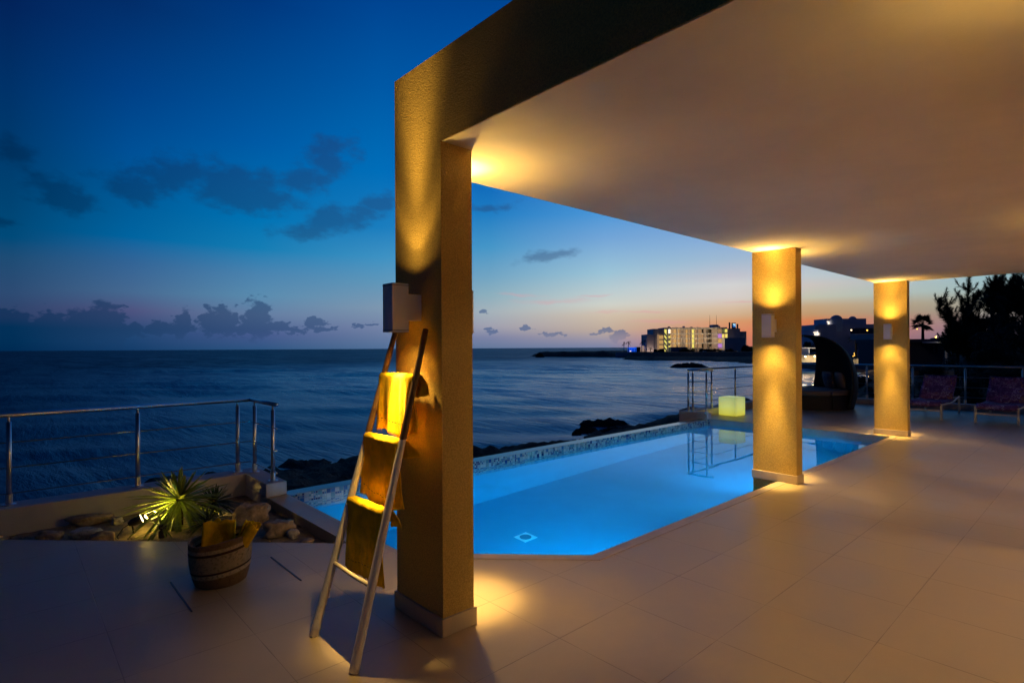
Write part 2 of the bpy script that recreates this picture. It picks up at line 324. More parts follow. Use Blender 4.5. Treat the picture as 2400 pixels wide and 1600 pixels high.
# ------------------------------------------------------------------ mesh helpers
class MB:
    def __init__(s): s.v = []; s.f = []
    def add(s, vs, fs):
        n = len(s.v); s.v += [tuple(p) for p in vs]; s.f += [tuple(i+n for i in q) for q in fs]; return s
    def box(s, x0, y0, z0, x1, y1, z1, M=None):
        vs = [(x,y,z) for z in (z0,z1) for x,y in ((x0,y0),(x1,y0),(x1,y1),(x0,y1))]
        if M is not None: vs = [M @ Vector(p) for p in vs]
        return s.add(vs, [(3,2,1,0),(4,5,6,7),(0,1,5,4),(1,2,6,5),(2,3,7,6),(3,0,4,7)])
    def prism(s, pts, z0, z1):
        n = len(pts)
        return s.add([(x,y,z0) for x,y in pts] + [(x,y,z1) for x,y in pts],
            [tuple(range(n))[::-1], tuple(range(n,2*n))] + [(i,(i+1)%n,n+(i+1)%n,n+i) for i in range(n)])
    def tube(s, pts, rad, n=8, cap=True):
        pts = [Vector(p) for p in pts]; rad = [rad]*len(pts) if isinstance(rad, (int,float)) else rad
        vs = []; up = None
        for i, p in enumerate(pts):
            t = (pts[min(i+1,len(pts)-1)] - pts[max(i-1,0)]).normalized()
            if up is None: up = t.orthogonal().normalized()
            up = (up - t*up.dot(t)).normalized(); sd = t.cross(up)
            for k in range(n):
                a = 2*math.pi*k/n; vs.append(p + (up*math.cos(a) + sd*math.sin(a))*rad[i])
        fs = [(i*n+k, i*n+(k+1)%n, (i+1)*n+(k+1)%n, (i+1)*n+k) for i in range(len(pts)-1) for k in range(n)]
        if cap: fs += [tuple(range(n))[::-1], tuple((len(pts)-1)*n+k for k in range(n))]
        return s.add(vs, fs)
    def lathe(s, prof, c=(0,0,0), n=24, sx=1., sy=1.):
        vs = [(c[0]+r*math.cos(2*math.pi*k/n)*sx, c[1]+r*math.sin(2*math.pi*k/n)*sy, c[2]+z) for r,z in prof for k in range(n)]
        return s.add(vs, [(i*n+k, i*n+(k+1)%n, (i+1)*n+(k+1)%n, (i+1)*n+k) for i in range(len(prof)-1) for k in range(n)])
    def grid(s, P, nu, nv):
        vs = [P(i/nu, j/nv) for j in range(nv+1) for i in range(nu+1)]
        return s.add(vs, [(j*(nu+1)+i, j*(nu+1)+i+1, (j+1)*(nu+1)+i+1, (j+1)*(nu+1)+i) for j in range(nv) for i in range(nu)])
    def build(s, name, m, parent=None, smooth=False, bevel=0, solid=0, loc=None):
        me = bpy.data.meshes.new(name); me.from_pydata(s.v, [], s.f); me.update()
        o = bpy.data.objects.new(name, me); S.collection.objects.link(o)
        for mm in (m if isinstance(m, (list,tuple)) else [m]): me.materials.append(mm)
        if smooth: me.polygons.foreach_set('use_smooth', [True]*len(me.polygons))
        if parent is not None: o.parent = parent
        if loc: o.location = loc
        if solid:
            md = o.modifiers.new('s','SOLIDIFY'); md.thickness = solid; md.offset = 0
        if bevel:
            md = o.modifiers.new('b','BEVEL'); md.width = bevel; md.segments = 2; md.limit_method = 'ANGLE'
        return o
def tag(o, label=None, cat=None, group=None, kind=None):
    for k, v in (('label',label),('category',cat),('group',group),('kind',kind)):
        if v: o[k] = v
    return o
def empty(name, loc=(0,0,0), rz=0, **k):
    o = bpy.data.objects.new(name, None); S.collection.objects.link(o); o.location = loc; o.rotation_euler = (0,0,rz)
    return tag(o, **k)
def copy_tree(o, parent=None):
    c = o.copy(); S.collection.objects.link(c); c.parent = parent
    for ch in list(o.children): copy_tree(ch, c)
    return c
def light(kind, name, loc, power, col, parent=None, aim=None, **k):
    d = bpy.data.lights.new(name, kind); d.energy = power; d.color = col
    for a, v in k.items(): setattr(d, a, v)
    o = bpy.data.objects.new(name, d); S.collection.objects.link(o); o.location = loc
    if aim is not None: o.rotation_euler = Vector(aim).to_track_quat('-Z','Y').to_euler()
    if parent is not None: o.parent = parent
    return o

# ------------------------------------------------------------------ sea and land
SEA = -3.95
def hterr(px, py):
    return 0
def waterpt(u, v):
    D = 5.5*FPX/(v-vh(u)); return fr(u, D)
coast = [(-60,2),(-20,9),(-6,13)] + [waterpt(*q) for q in ((330,1150),(480,1120),(620,1105),(700,1088),(800,1070),(940,1066),(1111,1058),(1250,1040),(1330,1022),(1410,1005),(1480,990),(1550,972),(1620,962),(1700,950),(1790,925),(1880,908),(1950,903),(2010,895),(2045,882),(2020,873),(1950,871),(1880,866),(1760,852),(1700,847),(1600,845),(1500,844.5),(1458,842.5),(1452,837.5),(1380,836.5),(1300,836),(1246,835.5))]
coast += [fr(1244,390), fr(1330,440), fr(1440,470), fr(1560,520), fr(1800,650), fr(2200,800), fr(3600,700), fr(9000,120), (60,-60), (-60,-60)]
def seg_dist(P, poly):
    A = np.array(poly); B = np.roll(A, -1, 0); d = np.full(len(P), 1e9); ins = np.zeros(len(P), bool)
    for a, c in zip(A, B):
        ab = c-a; t = np.clip(((P-a)@ab)/max(ab@ab,1e-9), 0, 1); q = P-a-t[:,None]*ab
        d = np.minimum(d, np.hypot(q[:,0], q[:,1]))
        cr = ((a[1] > P[:,1]) != (c[1] > P[:,1])); 
        with np.errstate(divide='ignore', invalid='ignore'):
            xi = (c[0]-a[0])*(P[:,1]-a[1])/(c[1]-a[1]+1e-12)+a[0]
        ins ^= (cr & (P[:,0] < xi))
    return np.where(ins, d, -d)
def fbm(x, y, sc, octv=5, seed=0.):
    return noise.fractal(Vector((x*sc+seed, y*sc-seed, seed)), 1.0, 2.1, octv)
def polar(name, r0, r1, growth, a0, a1, da, hf, m):
    rs = [r0]
    while rs[-1] < r1: rs.append(rs[-1]*growth)
    an = np.arange(a0, a1+1e-6, da)
    P = np.array([(r*math.cos(R(a)), r*math.sin(R(a))) for r in rs for a in an])
    z = hf(P); n = len(an)
    vs = [(p[0], p[1], h) for p, h in zip(P, z)]
    fs = [(j*n+i, (j+1)*n+i, (j+1)*n+i+1, j*n+i+1) for j in range(len(rs)-1) for i in range(n-1)]
    mb = MB(); mb.v = vs; mb.f = fs
    return mb
def hg(P):
    d = seg_dist(P, coast); out = np.empty(len(P))
    rr = np.hypot(P[:,0], P[:,1]); azr = np.arctan2(P[:,0]*RX+P[:,1]*RY, P[:,0]*FX+P[:,1]*FY)
    for i, (x, y) in enumerate(P):
        far = min(1, max(0, (rr[i]-90)/60)); right = min(1, max(0, (azr[i]-R(31))/R(4)))
        if azr[i] < R(-60): right = 0
        k = max(far, right if rr[i] > 16 else right*.9)
        cap = .55 + 2.15*k
        if 90 < rr[i] < 300 and azr[i] < R(25): cap = .75
        L = 4 if rr[i] < 90 else 7
        t = min(1, max(0, d[i]/L)); t = t*t*(3-2*t)
        if d[i] < -40: out[i] = SEA-3; continue
        nn = fbm(x, y, .33, 6, 3.1)*.5 + fbm(x, y, 1.3, 4, 9.)*.24
        if rr[i] > 90: nn = fbm(x, y, .06, 6, 5.)*(.7 if cap > 1 else .45) + nn*.6 + fbm(x, y, .17, 5, 2.)*.75
        base = SEA + cap*t if d[i] > 0 else SEA + max(-3, d[i]*.35)
        out[i] = base + nn*(1 if d[i] < 14 else .35)
        if x > -8 and x < 17.6 and y < 6.8: out[i] = min(out[i], -2.6)
    return out
g = polar('ground', 5, 900, 1.02, -50, 178, .4, hg, groundm).build('ground', groundm, smooth=True)
tag(g, kind='structure', label='dark rocky shore and headland along the sea', cat='ground')
def hs(P):
    out = np.full(len(P), SEA); rr = np.hypot(P[:,0], P[:,1])
    for i, (x, y) in enumerate(P):
        if rr[i] > 400: continue
        s = x*.674+y*.739; q = x*.739-y*.674
        w = noise.noise(Vector((s*.11+noise.noise(Vector((q*.02,s*.02,0)))*2.5, q*.018, 1.)))
        w2 = noise.noise(Vector((s*.35, q*.07, 7.)))
        sw_ = max(0, noise.noise(Vector((q*.03, s*.03, 4.)))+.25)*math.sin(s*.62+2.2*noise.noise(Vector((q*.05, s*.04, 9.))))
        out[i] += max(0,1-rr[i]/400)*(w*.5 + w2*.14 + sw_*.42)
    return out
sea = polar('sea', 12, 15000, 1.022, -60, 170, .5, hs, seam).build('sea', seam, smooth=True)
tag(sea, kind='structure', label='dark blue sea reaching to the horizon', cat='sea')

# ------------------------------------------------------------------ deck, pool
d = MB()
d.prism([(-9,-6),(2.02,-6),(2.02,4.16),(-.53,6.71),(-9,6.71)], -.35, 0)
d.prism([(2.02,-6),(2.227,-6),(2.227,6.03),(2.02,6.03)], -.35, 0)
d.prism([(2.227,-6),(3.23,-6),(3.23,2.67),(2.227,3.67)], -.35, 0)
d.prism([(3.23,-6),(17.3,-6),(17.3,2.67),(3.23,2.67)], -.35, 0)
d.prism([(11.2,2.67),(17.3,2.67),(17.3,6.6),(11.2,6.6)], -.35, 0)
# gate the joints: internal walls are hidden inside the slab
deck = d.build('deck', tilem); tag(deck, kind='structure', label='beige tiled pool terrace', cat='deck')
DEPTH = -1.75; WL = -.10
plm = mat('pool_plaster', (.05,.33,.50), .6, var=.05, vscale=2)
pool = empty('swimming_pool', (5,5,0), label='infinity pool lit blue from below beside the covered terrace', cat='swimming pool')
pool.location = (0,0,0)
pb = MB()
out_ = [(2.227,5.97),(2.227,3.67),(3.23,2.67),(11.2,2.67),(11.2,5.97)]
n = len(out_)
vs = [(x,y,DEPTH) for x,y in out_] + [(x,y,-.36) for x,y in out_]
pb.add(vs, [(0,1,2,3,4)[::-1]] + [(i,n+i,n+(i+1)%n,(i+1)%n) for i in range(n)])
# thickness outside
pb.build('basin', plm, pool)
def rim(a, c, off, z0, z1):
    pass
mo = MB()
mo.box(2.227,5.97,-.37,11.2,6.19,-.004)                # infinity weir
mo.build('mosaic_weir', mosm, pool, bevel=.004)
mo = MB(); mo.box(11.188,2.672,-.37,11.1995,5.969,-.006); 
mo.build('end_wall_tile', mat('pale_band_tile', (.40,.38,.36), .4, var=.12), pool)
mo = MB(); mo.box(2.21,3.67,-.37,2.232,5.97,-.02)
mo.build('side_tile', mosm, pool)
mo = MB(); mo.box(3.3,2.675,-.37,11.19,2.80,-.118); mo.build('tiled_ledge', mosm, pool)
cp = MB()
def strip(p, q, w):
    p = Vector(p); q = Vector(q); t = (q-p).normalized(); nn = Vector((t.y,-t.x))*w
    cp.add([(p.x,p.y,.004),(q.x,q.y,.004),(q.x+nn.x,q.y+nn.y,.004),(p.x+nn.x,p.y+nn.y,.004)], [(3,2,1,0)])
cpm = mat('coping_stone', (.44,.36,.31), .5, var=.1, vscale=5)
cp.prism([(2.227,3.67),(3.23,2.67),(3.20,2.57),(2.227,3.53)], -.02, .004)
cp.prism([(3.23,2.67),(11.2,2.67),(11.2,2.57),(3.20,2.57)][::-1], -.02, .004)
cp.build('coping', cpm, pool)
dr = MB(); dr.box(-.10,-.10,0,.10,.10,.012)
dro = dr.build('drain_cover', mat('drain_white', (.6,.75,.8), .4), pool, bevel=.004, loc=(4.50,4.72,DEPTH)); 
MB().lathe([(.001,.0135),(.06,.0135),(.07,.0122)], n=24).build('grate', mat('drain_dark', (.10,.20,.28), .5), dro)
sk = MB(); sk.box(11.180,4.55,-.2,11.187,4.95,-.06); sk.build('skimmer_mouth', mat('skimmer', (.05,.25,.35), .4), pool, bevel=.003)
pwm = MB(); pwm.add([(x,y,WL) for x,y in [(2.2325,5.9695),(2.2325,3.665),(3.228,2.672),(11.187,2.672),(11.187,5.9695)]], [(0,1,2,3,4)])
pw = pwm.build('water', poolwm); tag(pw, kind='structure', label='still blue water of the pool', cat='water')
PC = (.004,.53,1.)
def pool_light(loc, aim, power):
    a = Vector(aim).normalized()
    bx = MB().tube([Vector((0,0,0)), a*.02], .10, 20); o = bx.build('pool_light', mat('pool_lens', (.6,.8,1), .3, emit=(.05,.5,1), es=6), pool, loc=loc)
    light('AREA', 'pool_lamp', Vector(loc)+a*.04, power, PC, aim=aim, shape='DISK', size=.22, spread=R(140))
POOLP = 1
pool_light((3.8,2.68,-.65), (.15,1,-.1), 36)
pool_light((7.0,2.68,-.65), (.1,1,-.1), 36)
pool_light((10.2,2.68,-.65), (0,1,-.3), 24)
pool_light((2.24,4.9,-.7), (1,.1,-.2), 8)
for x in (4.15, 8.0):
    light('SPOT', 'pool_spot', (x,2.74,-.45), 300, PC, pool, (.42,1,-.85), spot_size=R(80), spot_blend=1, shadow_soft_size=.08)

# ------------------------------------------------------------------ villa: veranda roof, pillars, wall with doors
villa = empty('villa', (1.735,2.7,0), label='stucco villa veranda whose flat roof rests on three pillars by the pool', cat='villa'); villa.location = (0,0,0)
H = 2.665
MB().box(1.735,-1.0,H,11.56,2.939,3.15).build('roof', stucco, villa)
MB().prism([(1.739,-.99),(11.55,-.99),(11.55,2.936),(1.949,2.936),(1.949,2.461),(1.739,2.461)],H-.0035,H-.0005).build('ceiling', ceil_m, villa)
for (x0,x1,y1) in ((1.735,1.945,2.939),(6.555,6.72,2.955),(11.345,11.505,2.955)):
    p = MB().box(x0,2.465,-1.0,x1,y1,H if x0 < 2 else H-.003).build('pillar', stucco, villa)
    MB().box(x0-.013,2.452,.001,x1+.013,y1+.013,.098).build('skirting', skirt_m, p, bevel=.003)
# house wall behind the veranda, with three wide door openings and a room with added fill lamps
hw = MB(); hy0, hy1 = -.35, -.1
ops = [(2.9,6.0),(7.5,10.8)]
xs = [1.75]
for a, c in ops: xs += [a, c]
xs += [11.55]
for i in range(0, len(xs), 2): hw.box(xs[i],hy0,0.001,xs[i+1],hy1,H-.004)
for a, c in ops: hw.box(a,hy0,2.2,c,hy1,H-.004)
hw.build('house_wall', stucco_d, villa)
rm = MB(); rm.box(1.76,-5,0.002,1.96,-.36,2.6); rm.box(11.3,-5,.002,11.5,-.36,2.6); rm.box(1.76,-5.2,.002,11.5,-5,2.6); rm.box(1.76,-5.2,2.6,11.5,-1.01,2.7)
rm.build('room_wall', mat('room_paint', (.6,.5,.4), .8), villa)
WARM = (1., .69, .34)
for x in (3.7,6.7,9.8):  # unseen lamps added as warm fill for the veranda
    cl = empty('room_fill_lamp', (x,-2.2,2.6), label='unseen round fill lamp added inside the house', cat='lamp', group='added fill lamps in the room')
    MB().lathe([(0,-.06),(.2,-.06),(.22,0),(0,0)], n=24).build('shade', mat('opal', (.8,.7,.5), .4, emit=WARM, es=4), cl)
    light('AREA', 'room_fill_light', (x,-2.2,2.5), 50, WARM, aim=(0,.25,-1), shape='DISK', size=.5)

# ------------------------------------------------------------------ wall lamps
GOLD = (1., .65, .17)
def sconce(loc, rz, label, k=1.0, power=1.0):
    t = empty('wall_lamp', loc, rz, label=label, cat='wall lamp', group='up and down lamps on the pillars')
    # local -X is away from the wall, wall plane at x = 0
    sh = MB()
    t_ = .004; x0, x1, yh, z0, z1 = -.195, -.095, .052, -.1325, .1325
    sh.box(x0,-yh,z0,x0+t_,yh,z1); sh.box(x1-t_,-yh,z0,x1,yh,z1)
    sh.box(x0+t_,-yh,z0,x1-t_,-yh+t_,z1); sh.box(x0+t_,yh-t_,z0,x1-t_,yh,z1)
    sh.build('housing', lampw, t)
    for zs_ in (z1-.012, z0+.009): MB().box(x0-.002,-yh-.002,zs_,x1+.002,yh+.002,zs_+.003).build('seam', mat('seam_grey', (.2,.18,.2), .5), t)
    MB().box(-.095,-.036,-.068,-.0005,.036,.078).build('bracket', lampw, t, bevel=.002)
    for s in (1,-1):
        MB().box(x0+.006,-yh+.006,s*.118-.002,x1-.006,yh-.006,s*.118+.002).build('lens', mat('lamp_glass', (.9,.8,.6), .3, emit=(1,.75,.35), es=9), t)
        z = s*.128; cxm = (x0+x1)/2
        light('SPOT','beam',(cxm,0,z), 82*power, GOLD, t, (.0,0,s), spot_size=R(40), spot_blend=1, shadow_soft_size=.02)
        light('SPOT','core',(cxm,0,z), (130 if s > 0 else 290)*power, GOLD, t, (.0,0,s), spot_size=R(30), spot_blend=1, shadow_soft_size=.02)
        light('SPOT','flood',(cxm,0,z), (15 if s > 0 else 19)*power, GOLD, t, (.0,0,s), spot_size=R(80), spot_blend=.6, shadow_soft_size=.02)
        light('SPOT','glow',(cxm,0,z), (48 if 1.8 < loc[0] < 2.1 and s > 0 else (34 if s > 0 else 22) if loc[0] > 1.8 else 6)*power, GOLD, t, (.0,0,s), spot_size=R(135), spot_blend=1, shadow_soft_size=.03)
    return t
zc = 1.7725
sconce((1.736,2.695,zc), 0, 'square wall lamp on the nearest pillar, above the towel ladder')
sconce((1.945,2.752,zc), math.pi, 'wall lamp peeping out behind the nearest pillar, on its pool-facing far side')
sconce((6.555,2.71,zc+.012), 0, 'square wall lamp on the middle pillar, the one standing in the pool edge')
sconce((6.72,2.71,zc+.012), math.pi, 'wall lamp on the hidden far side of the middle pillar')
sconce((11.345,2.71,zc+.02), 0, 'square wall lamp on the farthest pillar, by the sun loungers')
sconce((11.505,2.71,zc+.02), math.pi, 'wall lamp on the hidden far side of the farthest pillar')
sconce((2.12,-.1,zc), -math.pi/2, 'wall lamp on the house wall beside the first door', power=.35)
sconce((6.78,-.1,zc), -math.pi/2, 'wall lamp on the house wall between two doors', power=.4)

# ------------------------------------------------------------------ low walls and railings
lw = MB().prism([(-9,6.71),(2.01,6.71),(2.01,6.035),(2.225,6.035),(2.225,7.0),(-9,7.0)], -.6, .14)
# prism of a concave outline: split into two boxes instead
lw = MB().box(-9,6.71,-.9,2.225,7.0,.14); lw.box(2.01,6.035,-.0,2.225,6.71,.14); lw.box(2.01,6.2,-.9,2.225,6.71,-.0)
o = lw.build('low_wall', plaster, bevel=.006); tag(o, 'low grey lilac parapet wall behind the planted bed, at left', 'wall')
rwm = MB(); rwm.box(11.08,5.975,.0,11.26,6.65,.133); rwm.box(11.08,6.2,-.9,11.26,6.65,-.0); rwm.box(11.26,6.36,-.4,17.3,6.65,.133)
rwm.box(17.02,-6,.0,17.3,6.36,.133)
o = rwm.build('low_wall', plaster, bevel=.006); tag(o, 'low parapet kerb round the far end of the terrace, under its railing', 'wall')

def railing(label, base, top, posts, runs, wires, group=None):
    t = empty('steel_railing', (posts[0][0],posts[0][1],base), label=label, cat='railing')
    ox, oy = posts[0]
    def L(x,y,z): return (x-ox,y-oy,z-base)
    for (x,y) in posts:
        p = MB().tube([L(x,y,base+.012), L(x,y,top-.06)], .0205, 12).build('post', steel, t, smooth=False)
        MB().lathe([(0,0.),(.052,0.),(.052,.008),(.03,.014),(.027,.014),(.027,.1),(.021,.1)], L(x,y,base), 16).build('flange', steel, p)
        MB().tube([L(x,y,top-.06), L(x,y,top-.018)], .010, 8).build('pin', steel, p)
        p.data.polygons.foreach_set('use_smooth', [len(f.vertices)==4 for f in p.data.polygons])
    for run in runs:
        h = MB()
        for a, c in zip(run[:-1], run[1:]): h.tube([L(*a,top), L(*c,top)], .0215, 14)
        h.build('handrail', steel, t, smooth=True)
        for z in wires:
            w = MB()
            for a, c in zip(run[:-1], run[1:]): w.tube([L(*a,z), L(*c,z)], .006, 6)
            w.build('rod', steel, t)
    return t
railing('steel railing on the low wall behind the spiky plant, at left', .14, .962,
    [(-.97,6.87),(.02,6.87),(1.01,6.87),(1.975,6.87),(2.118,6.73),(2.118,6.14)],
    [[(-3.5,6.87),(2.118,6.87),(2.118,6.02)]], (.243,.479,.71))
T2 = 1.043
railing('steel railing round the far end of the terrace beyond the pool', .133, T2,
    [(11.13,6.45),(11.13,6.34),(11.13,6.02),(12.18,6.46),(13.36,6.46),(14.6,6.46),(15.8,6.46),(17.0,6.46),(17.1,6.3),(17.1,4.62),(17.1,3.60),(17.1,2.55),(17.1,1.52),(17.1,.2)],
    [[(11.13,5.87),(11.13,6.46),(17.1,6.46),(17.1,-3)]], (.30,.54,.78))

# ------------------------------------------------------------------ floor slots
for (x, lb) in ((.81,'thin dark slot in the terrace tiles left of the basket'), (1.46,'thin dark slot in the terrace tiles between basket and ladder')):
    o = MB().box(x-.005,3.715,.0002,x+.005,4.285,.003).build('floor_slot', black); tag(o, lb, 'floor slot', 'dark slots in the terrace')

# ------------------------------------------------------------------ planted bed
sd = MB()
def soil(u, v):
    x = -2+4.02*u; y = 3.9+2.82*v
    return (x, y, -.10 + .022*noise.noise(Vector((x*3,y*3,2.))) + .008*noise.noise(Vector((x*14,y*14,2.))))
sd.grid(soil, 120, 90)
o = sd.build('planter_sand', sandm, smooth=True); tag(o, 'sandy soil of the planted bed', 'sand', kind='structure')
# keep the bed's sheet clear of the deck slab: drop whatever lies under it
bm = bmesh.new(); bm.from_mesh(o.data)
bmesh.ops.delete(bm, geom=[v for v in bm.verts if v.co.x+v.co.y < 6.0], context='VERTS'); bm.to_mesh(o.data); bm.free()
def stone(loc, sx, sy, sz, m, label, cat='stone', name='stone', group='stones in the planted bed', seed=0, rough=.28, sub=3, rz=0., freq=1.6):
    bm = bmesh.new(); bmesh.ops.create_icosphere(bm, subdivisions=sub, radius=1)
    for v in bm.verts:
        p = v.co.copy(); k = 1 + rough*noise.fractal(p*freq + Vector((seed*7.3,seed,0)), 1., 2., 4)*1.6
        q = [max(-.78, min(.78, c)) for c in p]; v.co = Vector(q)*k
        v.co.x *= sx; v.co.y *= sy; v.co.z *= sz
    me = bpy.data.meshes.new(name); bm.to_mesh(me); bm.free(); me.materials.append(m)
    me.polygons.foreach_set('use_smooth', [True]*len(me.polygons))
    o = bpy.data.objects.new(name, me); S.collection.objects.link(o); o.location = loc; o.rotation_euler = (0,0,rz)
    return tag(o, label, cat, group)
ST = [((1.73,5.60,-.03),.17,.11,.12,stonem,'largest brown boulder, behind the towel basket'),
 ((1.79,5.06,-.05),.14,.11,.085,stonem,'reddish stone right of the basket, in front of the boulder'),
 ((1.86,4.91,-.075),.052,.05,.05,stonep,'round pale pitted stone beside the reddish one'),
 ((1.86,4.62,-.085),.072,.06,.045,stonem,'flat brown stone nearest the ladder'),
 ((1.50,5.35,-.09),.09,.05,.03,stonep,'pale flat stone just behind the basket rim'),
 ((.60,6.58,-.05),.20,.05,.055,stonem,'long brown stone against the wall, left of the spotlight'),
 ((.52,6.20,-.07),.13,.08,.05,stonep,'pale rounded stone left of the spotlight'),
 ((.62,5.94,-.07),.09,.06,.06,stonem,'yellow lit stone at the foot of the spotlight'),
 ((.28,6.28,-.07),.12,.07,.06,stonem,'brown stone near the left end of the bed'),
 ((.03,6.34,-.08),.035,.03,.03,stonep,'small white pebble near the left end of the bed'),
 ((-.18,6.50,-.06),.20,.1,.06,stonem,'dark broken rock in the far left corner of the bed'),
 ((.36,5.98,-.08),.08,.05,.04,stonem,'small brown stone in front of the pale rounded one'),
 ((.74,5.55,-.088),.028,.02,.014,black,'small black pebble in the lamplight'),
 ((1.15,5.30,-.09),.035,.03,.02,stonem,'small brown pebble in front of the spiky plant'),
 ((1.62,6.02,-.08),.07,.05,.04,stonep,'grey stone behind the dark shrub'),
 ((1.42,5.62,-.08),.12,.08,.03,stonep,'flat grey stone under the dark shrub'),
 ((.15,6.03,-.085),.05,.04,.03,stonep,'small grey stone left of the brown ones'),
 ((.78,6.42,-.07),.05,.04,.045,stonep,'white stone directly behind the spotlight')]
for i, (loc, a, c, h, m_, lb) in enumerate(ST): stone(loc, a, c, h, m_, lb, seed=i+1, rz=rnd.uniform(-.5,.5))
def blades(name, loc, n_, Lr, w, el0, el1, m, label, seed, stem=True, droop=.2, cat='plant', az_rng=(0,2*math.pi)):
    rr = random.Random(seed); t = empty(name, loc, label=label, cat=cat)
    lf = MB()
    for i in range(n_):
        a = rr.uniform(*az_rng); f = (i+.5)/n_
        e = math.asin(max(-1,min(1, math.sin(R(el0))+(math.sin(R(el1))-math.sin(R(el0)))*f**1.25))) + R(rr.uniform(-6,6)); L_ = Lr*rr.uniform(.8,1.05)*(1-.42*max(0,math.sin(e))); dr_ = droop*rr.uniform(.5,1.4)*(1-max(0,math.sin(e)))
        hd = Vector((math.cos(a)*math.cos(e), math.sin(a)*math.cos(e), math.sin(e)))
        sd_ = Vector((-math.sin(a), math.cos(a), 0)); up = sd_.cross(hd)*-1
        rows = []
        for k in range(8):
            s_ = k/7; p = hd*(L_*s_+.02) + Vector((0,0,-dr_*L_*s_*s_)); ww = w*(.55+.9*s_)*(1-s_**3.2)*.9 + .0008
            rows += [p + sd_*ww*.5, p - up*ww*.22, p - sd_*ww*.5]
        lf.add(rows, [q for k in range(7) for q in ((3*k,3*k+3,3*k+4,3*k+1),(3*k+1,3*k+4,3*k+5,3*k+2))])
    lf.build('leaves', m, t)
    if stem: MB().tube([(0,0,-loc[2]-.1),(0,0,.03)], [.035,.03], 10).build('stem', bark, t)
    return t
blades('yucca', (1.20,5.96,.15), 120, .50, .042, -50, 88, yuccam, 'spiky green yucca lit from below by the garden spotlight', 3)
blades('yucca', (1.02,5.70,-.02), 24, .22, .022, -8, 70, yuccam, 'small spiky offshoot in front of the big yucca', 5, cat='plant')
blades('dark_shrub', (1.52,6.05,.05), 90, .26, .022, -30, 85, shrubm, 'dark spiky shrub in the shade right of the yucca', 8)
blades('dark_shrub', (1.36,5.62,-.02), 50, .22, .02, -10, 75, shrubm, 'dark low shrub behind the towel basket', 9)
gv = MB(); rg_ = random.Random(77)
for i in range(420):
    x = rg_.uniform(-.6,2.0); y = rg_.uniform(4.2,6.68)
    if x+y < 6.24: continue
    r_ = rg_.uniform(.004,.014); n0 = len(gv.v)
    c_ = Vector((x,y,-.10+.022*noise.noise(Vector((x*3,y*3,2.)))+r_*.4))
    vs = [c_+Vector((math.cos(k*1.2566)*r_*rg_.uniform(.7,1.2), math.sin(k*1.2566)*r_*rg_.uniform(.7,1.2), rg_.uniform(-.2,.3)*r_)) for k in range(5)]
    gv.add(vs+[c_+Vector((0,0,r_*.8)), c_-Vector((0,0,r_))], [(k,(k+1)%5,5) for k in range(5)]+[((k+1)%5,k,6) for k in range(5)])
o = gv.build('gravel', stonem); tag(o, 'scattered gravel on the sandy planted bed', 'gravel', kind='stuff')
# garden spotlight
gs = empty('garden_spotlight', (.84,6.02,-.09), label='black garden spotlight on a stake aimed at the yucca', cat='spotlight')
ad = (Vector((1.20,5.96,.14)) - Vector((.84,6.02,-.0))).normalized()
p0 = Vector((0,0,.085)); 
MB().tube([p0-ad*.03, p0, p0+ad*.07, p0+ad*.075], [.018,.034,.042,.042], 16).build('body', black, gs)
MB().tube([(0,0,.07),(.01,0,0),(.012,0,-.06)], [.008,.007,.004], 8).build('stake', black, gs)
MB().tube([p0-ad*.02, (-.07,-.03,.06), (-.12,-.06,.0), (-.11,-.10,-.015)], .005, 6).build('cable', black, gs)
MB().tube([p0+ad*.0755, p0+ad*.077], .036, 16).build('lens', mat('spot_lens', (1,.9,.6), .3, emit=(1,.8,.4), es=12), gs)
light('SPOT','garden_beam', p0+ad*.09, 110, (1,.66,.12), gs, ad, spot_size=R(84), spot_blend=.9, shadow_soft_size=.02)
light('POINT','garden_spill', p0+ad*.12+Vector((0,-.02,.0)), 1.6, (1,.66,.12), gs, shadow_soft_size=.02)
# little white plant ladder
gl0 = Vector((.84,6.02,-.09)) + p0 + ad*.09
pl = empty('plant_ladder', gl0, label='small white plant stake ladder leaning from the spotlight into the yucca', cat='plant stake')
lm_ = mat('white_wire', (.85,.8,.7), .5)
q0, q1 = Vector((0,-.01,.03)), Vector((0,-.03,.02))+ad*.26; off = Vector((.03,-.012,-.055))
MB().tube([q0,q1], .006, 6).build('side_rail', lm_, pl); MB().tube([q0+off*1.1,q1+off], .005, 6).build('side_rail', lm_, pl)
for s_ in (.02,.34,.68,.95): MB().tube([q0.lerp(q1,s_), q0.lerp(q1,s_)+off], .0055, 6).build('rung', lm_, pl)

# ------------------------------------------------------------------ basket with rolled towels
bk = empty('woven_basket', (1.065,4.08,0), label='woven seagrass basket with brown bands holding yellow towels', cat='basket')
def brim(a): return .300 + .016*math.cos(a-R(-30)) + .006*math.sin(3*a)
def bwall(rs, zs_, n=64):
    mb = MB(); vs = []
    for (fr_, dr_) in rs:
        for k in range(n):
            a = 2*math.pi*k/n; z = brim(a)*fr_; r = .150 + .036*fr_**.8 + dr_ + .004*math.sin(2*a+1)*fr_
            vs.append((r*math.cos(a)*1.03, r*math.sin(a)*.97, z))
    mb.add(vs, [(i*n+k, i*n+(k+1)%n, (i+1)*n+(k+1)%n, (i+1)*n+k) for i in range(len(rs)-1) for k in range(n)]); return mb
w_ = bwall([(0,-.15),(0,-.01),(.03,0),(.15,.006),(.3,.01),(.5,.012),(.7,.008),(.85,.004),(.97,0),(1.0,0),(1.0,-.012),(.97,-.013),(.5,-.005),(.05,-.02),(.05,-.15)], 0)
w_.build('weave', baskm, bk, smooth=True)
